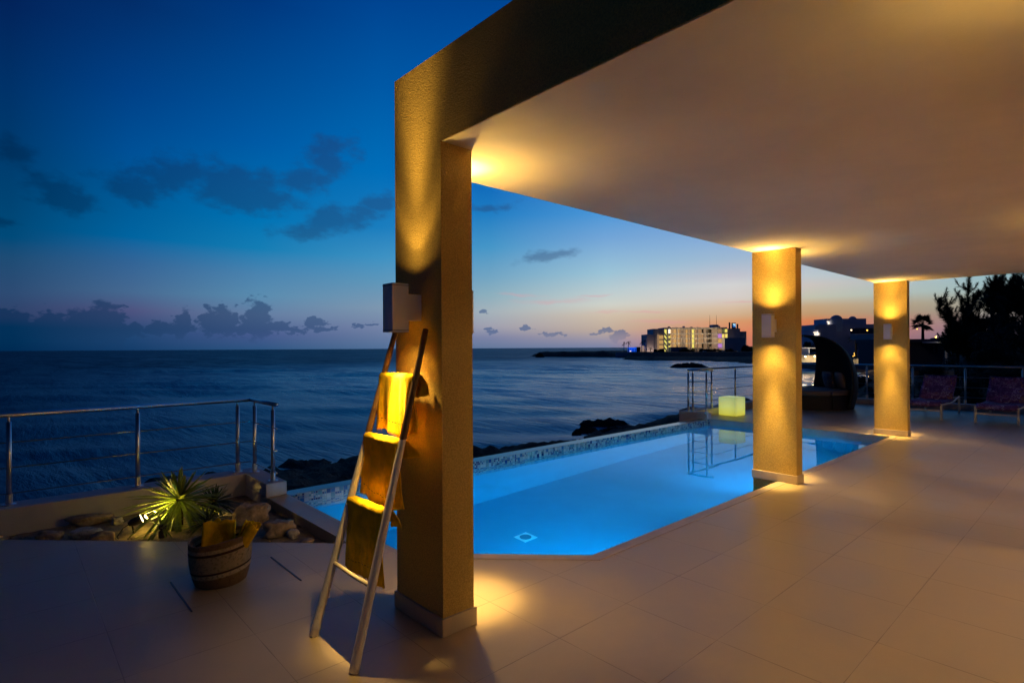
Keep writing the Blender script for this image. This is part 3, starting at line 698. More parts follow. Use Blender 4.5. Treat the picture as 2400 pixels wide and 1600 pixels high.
def rolled(loc, rx, rz, L_, r_, label, seed):
    t = MB(); pts = []; n_ = 90
    for k in range(n_):
        a = k/n_*2*math.pi*2.6; rr_ = r_*(.18+.82*k/n_); pts.append((rr_*math.cos(a), rr_*math.sin(a)*.8))
    def P(u, v):
        i = min(n_-1, int(u*(n_-1))); z = v*L_ + .006*noise.noise(Vector((u*30, v*3, seed)))*(v>.9)
        wob = 1+.26*noise.noise(Vector((u*9, v*2.5, seed)))
        return (pts[i][0]*wob, pts[i][1]*wob, z + (.012*math.sin(u*40+seed) if v > .95 else 0))
    t.grid(P, n_-1, 10)
    o = t.build('towel', toweld, smooth=True, solid=.007); o.location = loc; o.rotation_euler = (rx[0], rx[1], rz)
    return tag(o, label, 'towel', 'yellow towels in the basket')
def folded(loc, rot_, w, h, th, label, seed):
    t = MB(); 
    for j in range(3):
        def P(u, v):
            x = (u-.5)*w; z = v*h*(1-.05*j) + .035*v*v*noise.noise(Vector((u*3.5,seed,j)))
            y = (j-1)*th + .030*noise.noise(Vector((u*3.2,v*2.4,seed+j*2.1))) + .012*noise.noise(Vector((u*9,v*6,seed+j*3))) - .03*(u-.5)**2*4 + .03*v*v*(j-1)
            return (x, y, z)
        t.grid(P, 16, 12)
    o = t.build('towel', toweld, smooth=True, solid=.012); o.location = loc; o.rotation_euler = rot_
    return tag(o, label, 'towel', 'yellow towels in the basket')
folded((1.05,4.11,.10), (R(-6),R(3),R(-18)), .19, .30, .022, 'folded yellow towel standing on the left side of the basket', 4)
rolled((1.10,4.04,.09), (R(8),R(30)), R(-30), .34, .052, 'rolled yellow towel leaning out of the right side of the basket', 6)

# ------------------------------------------------------------------ towel ladder
ld = empty('towel_ladder', (1.22,2.72,0), label='rustic wooden towel ladder with white dipped legs leaning on the nearest pillar', cat='ladder'); ld.location = (0,0,0)
def rp(side, z):
    t = z/1.65; a = (2.487,2.575) if side else (2.952,2.895)
    return Vector((1.228+t*(1.706-1.228), a[0]+t*(a[1]-a[0]), z))
for s_, top in ((0,1.66),(1,1.655)):
    pts = []; rad = []
    for k in range(34):
        z = top*k/33; p = rp(s_, z); w = noise.noise(Vector((z*3.1, s_*9., 0)))*.006
        pts.append((p.x+w*.5, p.y+w, max(z,0.0))); rad.append(.0245 - .009*k/33 + .0022*noise.noise(Vector((z*11, s_*5., 3))))
    o = MB().tube(pts, rad, 14).build('rail', polem, ld, smooth=True)
for z in (.375,.70,1.045,1.385):
    a, c = rp(0,z), rp(1,z); pts = [a.lerp(c, k/8)+Vector((0,0,-.006*math.sin(math.pi*k/8))) for k in range(9)]
    MB().tube([a+(a-c)*.04]+pts+[c+(c-a)*.04], .0115, 10).build('rung', wood_w, ld, smooth=True)
def towel(z_r, y0, y1, front, back, label, seed, fold=.5, rb=.05):
    rr = random.Random(seed); c = rp(0, z_r).lerp(rp(1, z_r), .5); xr_ = c.x; r_ = .021
    t = MB(); nu, nv = 70, 64; total = front + back + math.pi*r_
    prof = []
    for k in range(nv+1):
        s_ = total*k/nv
        if s_ < front: prof.append((-r_, s_-front, s_/front))
        elif s_ < front+math.pi*r_:
            a = (s_-front)/r_; c_ = -math.cos(a); prof.append((c_*(r_ if c_ < 0 else rb), r_*math.sin(a), 1.))
        else: q = s_-front-math.pi*r_; prof.append((rb+.01*math.sin(q*40), -q, 1-q/back))
    def P(u, v):
        k = round(v*nv); dx_, dz_, at = prof[k]; y = y0+(y1-y0)*u
        loose = (1-at)
        f = fold*(math.sin(u*16+seed)*.5+noise.noise(Vector((u*7, seed, v*1.2))))
        near = max(0, (u-.62)/.38)
        x = dx_ - (.016*f)*(.12+loose) - (.010 if dx_ < 0 else -.012)*loose - .03*near*loose*math.sin(u*30)*fold
        yy = y + .010*noise.noise(Vector((u*5, v*4, seed))) + (.03*(u-.5))*(-loose)*.8
        z = dz_
        if k == 0 or k == nv: z += .010*noise.noise(Vector((u*40, seed, 0)))
        z += (.016*math.sin(u*5+seed)+.02*u*(1 if seed % 2 else -1))*loose
        return (xr_ + x + (.008 if dz_ > 0 else 0)*0, yy, z_r + .004 + z + .004*noise.noise(Vector((u*9, v*9, seed))))
    t.grid(P, nu, nv)
    o = t.build('towel', toweld, smooth=True, solid=.006); tag(o, label, 'towel', 'yellow towels hanging on the ladder')
    fr_ = MB()
    for i in range(90):
        u = (i+.5)/90; p = P(u, 0); L_ = rr.uniform(.008,.024); jx = rr.uniform(-.003,.003)
        fr_.add([(p[0],p[1]-.0018,p[2]),(p[0],p[1]+.0018,p[2]),(p[0]+jx,p[1]+jx,p[2]-L_)], [(0,1,2)])
    fr_.build('fringe', toweld, o)
    st = MB()
    for i in range(13):
        u = .06+.88*i/13; v0 = .13; a = P(u, v0); c2 = P(u+.035, v0)
        st.add([(a[0]-.006,a[1],a[2]),(c2[0]-.006,c2[1],c2[2]),(c2[0]-.006,c2[1],c2[2]+.004),(a[0]-.006,a[1],a[2]+.004)], [(0,1,2,3)])
    st.build('stitching', stitch, o)
    return o
towel(1.385, 2.905, 2.562, .315, .11, 'topmost yellow towel on the ladder, brightly lit by the lamp', 1, .9)
towel(1.045, 2.915, 2.548, .33, .07, 'middle yellow towel on the ladder', 2, 1.1)
towel(.700, 2.925, 2.538, .355, .07, 'lowest yellow towel on the ladder, with a ragged hem', 4, .8)

# ------------------------------------------------------------------ glow cube
gc = empty('light_cube', (12.18,5.97,0), R(-5), label='glowing yellow green plastic cube seat at the pool end', cat='light cube')
gm = mat('cube_glow', (.6,.62,.3), .5); bs, nb = out_of(gm)
oc = nb.n('ShaderNodeTexCoord').outputs['Object']; sp = nb.n('ShaderNodeSeparateXYZ'); nb.l(oc, sp.inputs[0])
nb.l(nb.mix(nb.mr(sp.outputs[2], .02, .38), (.62,.60,.06), (.50,.60,.24)), bs.inputs['Emission Color'])
vd = nb.n('ShaderNodeVectorMath', operation='DISTANCE'); nb.l(oc, vd.inputs[0]); vd.inputs[1].default_value = (0,0,.16)
nb.l(nb.mr(vd.outputs['Value'], .2, .36, .95, .55), bs.inputs['Emission Strength'])
MB().box(-.21,-.21,.005,.21,.21,.42).build('shell', gm, gc, bevel=.022)
MB().box(-.17,-.17,.0,.17,.17,.006).build('foot', black, gc)

# ------------------------------------------------------------------ daybed
db = empty('canopy_daybed', (15.25,5.33,0), R(-42), label='round dark wicker daybed with a crescent canopy, behind the middle pillar', cat='daybed')
Rb = .86
def halfdisc(x0, x1, z0, z1, rr_, gap=0, n=20):
    pts = []
    for k in range(n+1):
        x = x0+(x1-x0)*k/n; pts.append((x, -math.sqrt(max(0, rr_*rr_-x*x))))
    for k in range(n, -1, -1):
        x = x0+(x1-x0)*k/n; pts.append((x, math.sqrt(max(0, rr_*rr_-x*x))))
    return MB().prism(pts, z0, z1)
halfdisc(-Rb*.995, -.01, .0, .34, Rb).build('base', wick, db, bevel=.015); halfdisc(.01, Rb*.995, .0, .34, Rb).build('base', wick, db, bevel=.015)
cush = mat('grey_cushion', (.19,.16,.17), .9, bump=.3, bscale=80, bdist=.002)
halfdisc(-Rb*.96, -.012, .345, .47, Rb-.03).build('cushion', cush, db, bevel=.03); halfdisc(.012, Rb*.96, .345, .47, Rb-.03).build('cushion', cush, db, bevel=.03)
def hood(u, v):
    # u sweeps round the right half of the bed, v from the floor edge up to the tip
    a = R(-62 + 124*u)
    if v < .3: r = Rb + .02 + .09*math.sin(v/.3*math.pi/2); z = .02 + v/.3*.55
    else:
        t = (v-.3)/.7; r = (Rb+.11)*math.cos(t*math.pi/2)**.62 * (1) ; z = .57 + 1.25*math.sin(t*math.pi/2)**1.0
        r = max(r, 0)
    w = (1-v**2.2*.55)
    x = r*math.cos(a*w); y = r*math.sin(a*w)
    if v > .3: x -= .42*((v-.3)/.7)**2
    return (x, y, z)
MB().grid(hood, 28, 36).build('canopy', wick, db, smooth=True, solid=.045)
def pillow(x, y, z, w, h, rz, tilt, m_, name='pillow', par=None):
    def P(u, v):
        a = (u-.5)*2; c = (v-.5)*2; return None
    mb = MB()
    for sgn in (1,-1):
        def P(u, v):
            a = (u-.5)*2; c = (v-.5)*2; e = (1-a**4)*(1-c**4)
            return (a*w/2*(1-.06*c*c), sgn*.075*max(0,e)**.6, c*h/2*(1-.06*a*a)+h/2)
        mb.grid(P, 12, 12)
    o = mb.build(name, m_, par, smooth=True, loc=(x,y,z)); o.rotation_euler = (tilt,0,rz); return o
pillow(.58,.2,.47,.46,.44,R(90),R(-14),cush,'back_cushion',db); pillow(.60,-.28,.47,.46,.44,R(80),R(-14),cush,'back_cushion',db)
p = pillow(0,0,0,.42,.38,0,R(-20),pillm,'pillow',None)
p.location = (15.25+.40*math.cos(R(-42))-(-.12)*math.sin(R(-42)), 5.33+.40*math.sin(R(-42))+(-.12)*math.cos(R(-42)), .49); p.rotation_euler = (R(-14),0,R(40))
tag(p, 'dark printed scatter cushion leaning in the daybed', 'cushion')

# ------------------------------------------------------------------ sun loungers
whm = mat('white_frame', (.82,.76,.72), .45)
def lounger(loc, label):
    t = empty('sun_lounger', loc, label=label, cat='sun lounger', group='sun loungers by the far railing')
    w = .32
    for s_ in (1,-1):
        MB().box(0,s_*w-.02,.0,.045,s_*w+.02,.33).build('leg', whm, t, bevel=.004)
        MB().box(1.86,s_*w-.02,.0,1.90,s_*w+.02,.36).build('leg', whm, t, bevel=.004)
        MB().tube([(.02,s_*w,.315),(.9,s_*w,.29),(1.25,s_*w,.30),(1.88,s_*w,.37)], .018, 8).build('side_rail', whm, t)
    MB().box(.005,-w+.02,.17,.035,w-.02,.205).build('crossbar', whm, t, bevel=.003)
    MB().box(1.86,-w+.02,.32,1.885,w-.02,.35).build('crossbar', whm, t, bevel=.003)
    def seat(u, v):
        x = .0+1.25*v; yy = (u-.5)*2*(w-.005); z = .335 + .035*math.exp(-((v-.1)/.1)**2) - .02*math.sin(math.pi*u) - (.05*max(0,1-v*12))
        return (x, yy, z)
    MB().grid(seat, 12, 24).build('seat', printm, t, smooth=True, solid=.035)
    def back(u, v):
        x = 1.22+.52*v; yy = (u-.5)*2*(w-.01); z = .34+.50*v + .03*math.sin(v*math.pi*2.2) - .015*math.sin(math.pi*u)
        return (x, yy, z)
    MB().grid(back, 12, 16).build('backrest', printm, t, smooth=True, solid=.045)
    return t
l1 = lounger((14.38,2.86,0), 'sun lounger with purple print, half hidden behind the farthest pillar')
l2 = copy_tree(l1); l2.location = (14.38,1.67,0); l2['label'] = 'sun lounger with purple print at the right edge of the terrace'
l3 = copy_tree(l1); l3.location = (14.38,.45,0); l3['label'] = 'third sun lounger, beyond the right edge of the photo'
for o in [l3]+list(l3.children_recursive): bpy.data.objects.remove(o, do_unlink=True)

# ------------------------------------------------------------------ far buildings, measured in metres in their own frames
def frame(name, u0, v0, D, **k):
    x, y = fr(u0, D); z = zz(u0, v0, D); t = empty(name, (x,y,z), -AL, **k); return t, D/FPX
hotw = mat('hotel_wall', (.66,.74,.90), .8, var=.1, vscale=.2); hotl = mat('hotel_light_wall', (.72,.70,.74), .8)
darkm = mat('dark_opening', (.012,.014,.02), .3)
W_OR = mat('window_amber', (.3,.2,.1), .4, emit=lin((205,160,95)), es=.8)
W_DM = mat('window_dim', (.3,.2,.1), .4, emit=lin((165,130,95)), es=.75)
W_YE = mat('window_yellow', (.3,.3,.1), .4, emit=lin((245,225,110)), es=1.)
W_VI = mat('window_violet', (.3,.1,.3), .4, emit=lin((180,125,205)), es=.9)
W_WH = mat('window_white', (.5,.5,.5), .4, emit=lin((255,235,205)), es=1.6)
LAMP = mat('lamp_globe', (1,.8,.5), .4, emit=(1,.72,.36), es=4.5); LAMPY = mat('lamp_globe_amber', (1,.7,.2), .4, emit=(1,.55,.08), es=3.5)
ht, k = frame('hotel', 1514, 824, 330, label='four storey hotel block with lit balconies on the far headland', cat='hotel')
def hx(c): return (1480+c/7.84-1514)*k
def hz(c): return (824-(730+c/7.84))*k
def hb(mb, x0, x1, t_, b_, y0, y1): return mb.box(hx(x0), y0, hz(b_), hx(x1), y1, hz(t_))
hw = MB(); hb(hw,395,600,318,740,0,14); hb(hw,600,1762,296,326,0,14); hb(hw,600,1762,326,740,3.2,14); hb(hw,582,604,326,740,-.4,0); hb(hw,655,678,326,740,-.3,3.2)
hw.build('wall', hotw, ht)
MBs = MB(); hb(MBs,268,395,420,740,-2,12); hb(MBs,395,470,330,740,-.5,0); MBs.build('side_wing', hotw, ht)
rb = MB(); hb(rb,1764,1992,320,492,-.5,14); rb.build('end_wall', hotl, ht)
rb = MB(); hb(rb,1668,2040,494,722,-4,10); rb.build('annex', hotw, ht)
rb = MB(); hb(rb,1994,2140,372,722,2,12); rb.build('rear_wing', mat('hotel_grey', (.6,.6,.64), .8), ht)
rb = MB(); hb(rb,648,942,655,738,-9,-4); rb.build('bar_hut', mat('hut_blue', (.10,.32,.55), .7), ht)
for c in (410,498,588): MB().box(hx(680),-.2,hz(c+7),hx(1762),3.2,hz(c-7)).build('balcony_slab', hotw, ht)
for (a,c_) in ((722,728),(848,868),(925,1000),(1060,1068),(1110,1126),(1176,1184),(1234,1244),(1350,1404),(1462,1474),(1488,1604)):
    MB().box(hx(a),1.2,hz(740),hx(c_),3.1,hz(327)).build('partition', hotl, ht)
rowz = ((330,402),(417,490),(506,580),(597,668))
for (a,c_,m_) in ((729,758,W_OR),(764,800,W_DM),(804,846,W_OR),(869,900,W_OR),(903,924,W_DM),(1002,1030,W_DM),(1034,1058,W_OR),(1070,1108,W_DM),(1128,1175,W_YE),(1186,1232,W_DM),(1246,1322,W_DM)):
    for (t_,b_) in rowz: MB().box(hx(a),2.9,hz(b_),hx(c_),3.15,hz(t_)).build('window', m_, ht)
for i,(t_,b_) in enumerate(rowz):
    MB().box(hx(1326),2.9,hz(b_),hx(1348),3.15,hz(t_)).build('window', darkm if i in (0,3) else W_DM, ht)
    MB().box(hx(1406),.1,hz(b_-28 if i else b_),hx(1460),.6,hz(t_+10)).build('window', darkm, ht)
    MB().box(hx(682),.5,hz(b_ if i==0 else b_-6),hx(720),.9,hz(t_ if i==0 else t_+36)).build('window', W_WH if i==0 else W_YE, ht)
    MB().box(hx(1606),.5,hz(b_),hx(1664),.9,hz(t_)).build('window', (W_DM,W_VI,W_OR,W_VI)[i], ht)
    MB().box(hx(505),-.7,hz(b_+12),hx(578),-.3,hz(t_+95 if i == 9 else t_+24 if i else t_+95)).build('window', W_OR, ht) if i else None
for (a,c_,t_,b_,m_) in ((1678,1702,420,488,W_YE),(1706,1730,420,488,W_OR),(1734,1764,420,488,W_YE),(1728,1760,330,390,W_YE),(472,503,425,700,W_DM),(1620,1690,680,720,W_DM),(2030,2080,570,600,W_WH)):
    MB().box(hx(a),-.9 if a < 600 else .4,hz(b_),hx(c_),-.6 if a < 600 else .8,hz(t_)).build('window', m_, ht)
for (t_,b_) in ((330,402),(412,490),(500,580),(590,730)): MB().box(hx(605),1.2,hz(b_),hx(653),1.5,hz(t_)).build('window', W_YE, ht)
sw = MB()
for i in range(4):
    z0, z1 = hz(402+i*89+60), hz(402+i*89-10)
    sw.tube([(hx(606),.6,z1),(hx(652),.6,z0)], .5, 4)
sw.build('stairs', hotw, ht)
for (a,c_,t_) in ((600,625,300),(700,730,275),(840,865,289),(975,1003,270),(1115,1145,282),(1235,1255,288)):
    MB().box(hx(a),2,hz(297)-.01,hx(c_),4,hz(t_)).build('chimney', hotw, ht)
MB().box(hx(1520),2,hz(299),hx(1625),8,hz(245)).box(hx(1625),2,hz(299),hx(1655),8,hz(268)).build('roof_house', hotw, ht)
for a in (1497,1620): MB().tube([(hx(a),5,hz(299)),(hx(a),5,hz(60))], [.16,.05], 5).build('mast', darkm, ht)
sg = MB(); hb(sg,1810,1832,205,322,1,1.8); sg.build('sign_pylon', darkm, ht)
sg = MB(); hb(sg,1862,1934,214,322,1,1.8); so = sg.build('sign_board', darkm, ht)
sg = MB(); hb(sg,1956,1978,235,322,1,1.8); sg.build('sign_pylon', darkm, ht)
m = mat('led_screen', (.1,.3,.5), .4); bs, nb = out_of(m); oc = nb.n('ShaderNodeTexCoord').outputs['Object']
nb.l(nb.mix(nb.mr(nb.noise(oc, .9, 3, .6), .48, .56), lin((20,90,170)), lin((190,235,250))), bs.inputs['Emission Color']); bs.inputs['Emission Strength'].default_value = 1.1
sg = MB(); hb(sg,1878,1930,228,296,.9,1.0); sg.build('screen', m, so)
for zf_ in range(4):  # point lights without fixtures, added before the facade to light it
    for xc in (760,880,1040,1180,1310,1430,1550):
        light('POINT','facade_fill',(hx(xc),-1.6,hz(rowz[zf_][0]+30)), 72, (1,.62,.28), ht, shadow_soft_size=.2)
light('POINT','wing_lamp',(hx(330),-5,hz(725)), 260, (1,.6,.4), ht, shadow_soft_size=.3)
# headland furniture
swl, k3 = frame('sea_wall', 1444, 837.5, 300, label='long blue grey sea wall below the hotel', cat='sea wall')
MB().box(0,0,-.5,330*k3,1.2,2.75).build('wall_face', mat('sea_wall_paint', (.4,.75,1.), .8, var=.2, vscale=.3), swl)
for a in (205,250,285): MB().box(a*k3,-.3,2.75,(a+6)*k3,1.4,3.3).build('pier', MAT['sea_wall_paint'], swl)
tn, k3 = frame('beach_tent', 1492, 824, 322, label='peach lit tent with a rounded roof left of the hotel', cat='tent')
MB().box(0,0,0,9*k3,5,11*k3).build('side_panel', mat('tent_dark', (.12,.13,.17), .8), tn)
tpm = MB(); pts = [(9,0),(20.5,0),(20.5,11),(16,14.2),(9,11)]
tpm.add([(a*k3,0,c*k3) for a,c in pts]+[(a*k3,5,c*k3) for a,c in pts], [(0,1,2,3,4),(9,8,7,6,5)]+[(i,5+i,5+(i+1)%5,(i+1)%5) for i in range(5)])
tpm.build('canvas', mat('glowing_canvas', (.5,.4,.35), .8, emit=lin((170,140,125)), es=.7), tn)  # canvas emits so that it looks lit, no lamp inside
bb, k3 = frame('beach_bar', 1474.5, 824.5, 322, label='beach bar glowing blue beneath the tall palms', cat='beach bar')
BL = mat('blue_glow', (.02,.08,.5), .5, emit=(.01,.12,.95), es=.9)  # roof, columns and rear wall emit blue in place of lamps
MB().box(0,0,8.6*k3,17*k3,4,10.6*k3).build('roof', BL, bb)
MB().box(0,3,0,17*k3,4,8.6*k3).build('rear_wall', mat('blue_wall_glow', (.02,.05,.3), .5, emit=(.005,.07,.6), es=.7), bb)
for a in (.5,6,12,16): MB().box(a*k3,.1,0,(a+.7)*k3,.5,8.6*k3).build('column', BL, bb)
MB().box(3*k3,1,1*k3,5.5*k3,2,2.6*k3).build('counter_light', W_WH, bb)

# ------------------------------------------------------------------ palms and trees
def palm(name, u, vtop, vbase, D, rpx, label, nfr=16, seed=1, trunkm=None, group=None, fan=False, droop=.55, lm=None, lean=0.):
    t, k = frame(name, u, vbase, D, label=label, cat='palm tree', group=group); rr = random.Random(seed)
    h = (vbase-vtop)*k; r = rpx*k
    pts = [(lean*k*(s_/6)**2, 0, h*s_/6) for s_ in range(7)]
    MB().tube(pts, [r*.11*(1-.35*s_/6) for s_ in range(7)], 8).build('trunk', trunkm or bark, t)
    top = Vector(pts[-1]); lf = MB()
    for i in range(nfr):
        a = 2*math.pi*i/nfr + rr.uniform(-.2,.2); e = R(rr.uniform(-35,75)); L_ = r*rr.uniform(.8,1.05)
        hd = Vector((math.cos(a)*math.cos(e), math.sin(a)*math.cos(e), math.sin(e)))
        if fan:
            c = top + hd*L_*.45; lf.tube([top, c], r*.012, 4)
            sd_ = hd.cross(Vector((0,0,1))); sd_ = sd_.normalized() if sd_.length > .01 else Vector((1,0,0)); up = sd_.cross(hd)
            for j in range(15):
                b_ = R(-100+200*j/14); dd = hd*math.cos(b_)+sd_*math.sin(b_); tip = c + dd*L_*.55 - Vector((0,0,L_*.16*abs(math.sin(b_))+L_*.06))
                w_ = dd.cross(up)*L_*.05; mid_ = c.lerp(tip,.5)
                lf.add([c, mid_+w_, tip, mid_-w_], [(0,1,2,3)])
        else:
            n_ = 16; prev = None; cur = []
            for s_ in range(n_+1):
                f = s_/n_; cur.append(top + hd*L_*f - Vector((0,0,droop*L_*f*f*(1.1-max(0,math.sin(e))*.3))))
            lf.tube(cur, [r*.014*(1-f_/n_*.8) for f_ in range(n_+1)], 4)
            for s_ in range(1, n_+1):
                p = cur[s_]; tg = (cur[s_]-cur[s_-1]).normalized(); sd_ = tg.cross(Vector((0,0,1))); sd_ = sd_.normalized() if sd_.length > .01 else Vector((1,0,0))
                ll = L_*.26*math.sin(math.pi*min(1,(s_/n_)*.8+.14))
                for sg_ in (1,-1):
                    for q in (0,.5):
                        pp = p - tg*(L_/n_*q); tip = pp + (sd_*sg_*.8+tg*.55-Vector((0,0,rr.uniform(.25,.6))))*ll; w_ = tg*L_*.014
                        lf.add([pp-w_, pp+w_, tip], [(0,1,2)])
    lf.build('crown', lm or leafd, t); return t
bt = mat('blue_lit_bark', (.12,.14,.2), .8)  # bark copy tinted blue, the uplight put into its base colour
for i, (u, vt, r_, lb) in enumerate(((1462.5,805,8,'left one of the two tall palms by the blue lit bar'), (1473,802,9,'taller palm right beside the blue lit bar'), (1504,802,8,'palm standing behind the tent'), (1511,800,8,'palm touching the left end of the hotel'))):
    p = palm('palm_tree', u, vt, 824.5, 318, r_, lb, 12, i+2, bt, 'palms left of the hotel')
    light('SPOT','palm_uplight',(0,-1.5,.3), 420, (.02,.15,1), p, (0,.25,1), spot_size=R(60), shadow_soft_size=.2)
palm('palm_tree', 1524, 816, 824, 315, 8, 'short dark palm in front of the hotel side wing', 12, 9)
palm('palm_tree', 1888, 778, 800, 160, 13, 'dark palm crown behind the daybed canopy', 16, 12)
palm('palm_tree', 2163, 757, 800, 80, 31, 'fan palm standing alone behind the roof deck', 20, 15, None, None, True)
palm('palm_tree', 2006, 796, 838, 110, 22, 'dark palm in front of the domed villa', 18, 18)
palm('palm_tree', 2326, 700, 900, 38, 46, 'large palm with arching fronds among the needle trees', 22, 21, droop=.8)
def plume(mb, pts, L_, n_, rr, w=.03):
    pts = [Vector(p) for p in pts]; mb.tube(pts, [.022*(1-i/len(pts))+.006 for i in range(len(pts))], 4)
    seg = len(pts)-1
    for i in range(n_):
        f = (i+rr.random())/n_; s_ = min(seg-1, int(f*seg)); p = pts[s_].lerp(pts[s_+1], f*seg-s_); tg = (pts[s_+1]-pts[s_]).normalized()
        a = rr.uniform(0, 2*math.pi); o_ = tg.orthogonal().normalized(); o2 = tg.cross(o_); d_ = (o_*math.cos(a)+o2*math.sin(a))*rr.uniform(.6,1.1) + tg*rr.uniform(.5,1.1) + Vector((0,0,rr.uniform(-.15,.3)))
        ll = L_*(1-.62*f)*rr.uniform(.5,1.1); tip = p + d_.normalized()*ll; ww = d_.cross(tg).normalized()*w*.5
        mid_ = p.lerp(tip,.5) + Vector((0,0,-.06*ll))
        mb.add([p-ww, p+ww, mid_+ww*.7, tip, mid_-ww*.7], [(0,1,2,3,4)])
def needle_tree(u, vb, D, plumes, label, seed, crowns=()):
    t, k = frame('needle_tree', u, vb, D, label=label, cat='tree', group='needle trees beyond the railing'); rr = random.Random(seed)
    def Lc(a, c, y=0): return ((a-u)*k, y, (vb-c)*k)
    tops = max((vb-p[-1][1])*k for p in plumes)
    MB().tube([(0,0,-1),(0.1,0,tops*.35),(0,.1,tops*.75)], [.16,.12,.04], 8).build('trunk', bark, t)
    mb = MB()
    for pl_ in plumes:
        base = [Lc(a, c, rr.uniform(-.2,.2)) for a, c in pl_]
        plume(mb, base, .8, int(420*(len(pl_)-1)), rr)
        for q in range(1, len(base)):                                # side sprays
            for s_ in range(5):
                p = Vector(base[q-1]).lerp(Vector(base[q]), rr.random()); a = rr.uniform(0, 6.28); l2_ = rr.uniform(.4,1.0)
                plume(mb, [p, p+Vector((math.cos(a)*.35*l2_, math.sin(a)*.8*l2_, .45*l2_)), p+Vector((math.cos(a)*.5*l2_, math.sin(a)*1.1*l2_, 1.0*l2_))], .45, 90, rr)
    for (a, c, rx, rz_) in crowns:
        for s_ in range(100):
            th = rr.uniform(0, 6.28); f = rr.random()**.5; x0, y0, z0 = Lc(a, c)
            p = Vector((x0+math.cos(th)*rx*k*f, rr.uniform(-1.5,1.5), z0+math.sin(th)*rz_*k*f)); d_ = Vector((rr.uniform(-.6,.6), rr.uniform(-.5,.5), rr.uniform(.3,1)))*.8
            plume(mb, [p, p+d_*.5, p+d_], .5, 90, rr, .04)
    mb.build('crown', leafd, t); return t
needle_tree(2268, 905, 40, [[(2268,860),(2266,760),(2268,700),(2274,648)],[(2262,820),(2256,750),(2258,700)],[(2270,780),(2282,720),(2278,690)]], 'tall slender needle tree left of the big palm', 31, [(2270,800,26,50)])
needle_tree(2240, 900, 39, [[(2262,815),(2238,785),(2222,750),(2207,722),(2203,700)],[(2240,788),(2226,750),(2218,715)],[(2250,800),(2232,790),(2222,775)]], 'needle tree leaning out to the left in a feathery branch', 32, [(2256,815,18,22)])
needle_tree(2352, 905, 41, [[(2350,860),(2348,720),(2354,640)],[(2340,760),(2332,690),(2330,650)],[(2330,740),(2326,690),(2324,660)],[(2362,740),(2372,680),(2378,645)]], 'tall needle tree directly behind the big palm', 33, [(2345,760,46,60),(2320,800,40,50),(2352,700,22,26)])
needle_tree(2400, 905, 42, [[(2398,860),(2394,720),(2400,640)],[(2388,740),(2382,690),(2386,650)],[(2408,720),(2412,640)]], 'needle tree cut by the right edge of the photo', 34, [(2395,750,30,70)])
def bush(u, vb, D, wpx, hpx, label, seed, n_=2600, ls=.13, m_=None, grp='dark bushes beyond the far railing', cat='bush'):
    t, k = frame('bush', u, vb, D, label=label, cat=cat, group=grp); rr = random.Random(seed); rx = wpx*k/2; rz_ = hpx*k
    cl = [(rr.uniform(-.8,.8)*rx, rr.uniform(-.7,.7)*rx*.6, rr.uniform(.15,.85)*rz_*(1-.25*rr.random()), rr.uniform(.22,.42)*min(rx, rz_*1.2)) for _ in range(16)]
    mb = MB()
    for i in range(n_):
        c = cl[i%16]; v = Vector((rr.gauss(0,1),rr.gauss(0,1),rr.gauss(0,1))).normalized()*c[3]*rr.uniform(.55,1.08); p = Vector(c[:3])+v
        if p.z < 0: continue
        a = Vector((rr.gauss(0,1),rr.gauss(0,1),rr.gauss(0,1))).normalized()*ls*rr.uniform(.6,1.3); b_ = a.orthogonal().normalized()*ls*.35
        mb.add([p-a*.5, p+b_*.5, p+a*.5, p-b_*.5], [(0,1,2,3)])
    mb.build('foliage', m_ or leafd, t)
    st = MB()
    for c in cl[:7]: st.tube([(c[0]*.2,0,-.6),(c[0]*.6,c[1]*.5,c[2]*.6),c[:3]], [.05,.03,.015], 5)
    st.build('stems', bark, t); return t
for i, (u, vb, D, w_, h_, lb) in enumerate(((2155,960,24,70,95,'dark bush behind the railing right of the farthest pillar'),(2225,965,23,90,80,'dark bush behind the first sun lounger'),
    (2300,965,24,100,120,'tall dark bush behind the gap between the sun loungers'),(2380,965,24,110,150,'tall dark bush behind the second sun lounger'),(2070,955,26,70,62,'dark bush hidden partly by the farthest pillar'),
    (2335,900,34,140,150,'dense dark thicket under the needle trees'),(2265,900,36,90,90,'dense dark bush under the slender needle tree'),(2190,905,45,80,60,'dark shrubs below the flat roofed house'),(2012,905,60,60,22,'low dark scrub on the shore right of the daybed'),(2372,905,38,120,185,'tallest dark thicket at the right edge of the photo'),(2312,905,38,100,150,'dark thicket below the arching palm fronds'))):
    bush(u, vb, D, w_, h_, lb, 50+i, 7000 if h_ > 100 else 2600, .12*D/24)
for i, (u, w_, h_, lb) in enumerate(((1610,40,9,'dark hedge below the lit middle balconies'),(1655,44,9,'dark hedge below the right hand balconies'),(1700,40,8,'dark hedge in front of the hotel annex'),(1752,26,20,'round dark tree at the right end of the hotel'),(1545,24,7,'low planting in front of the hotel side wing'),(1897,36,28,'dark tree left of the domed villa'))):
    bush(u, 826 if i < 5 else 826, 312 if i < 5 else 140, w_, h_, lb, 80+i, 1500, 1.1 if i < 5 else .5, None, 'hedges and trees on the headland', 'hedge' if i not in (3,5) else 'tree')

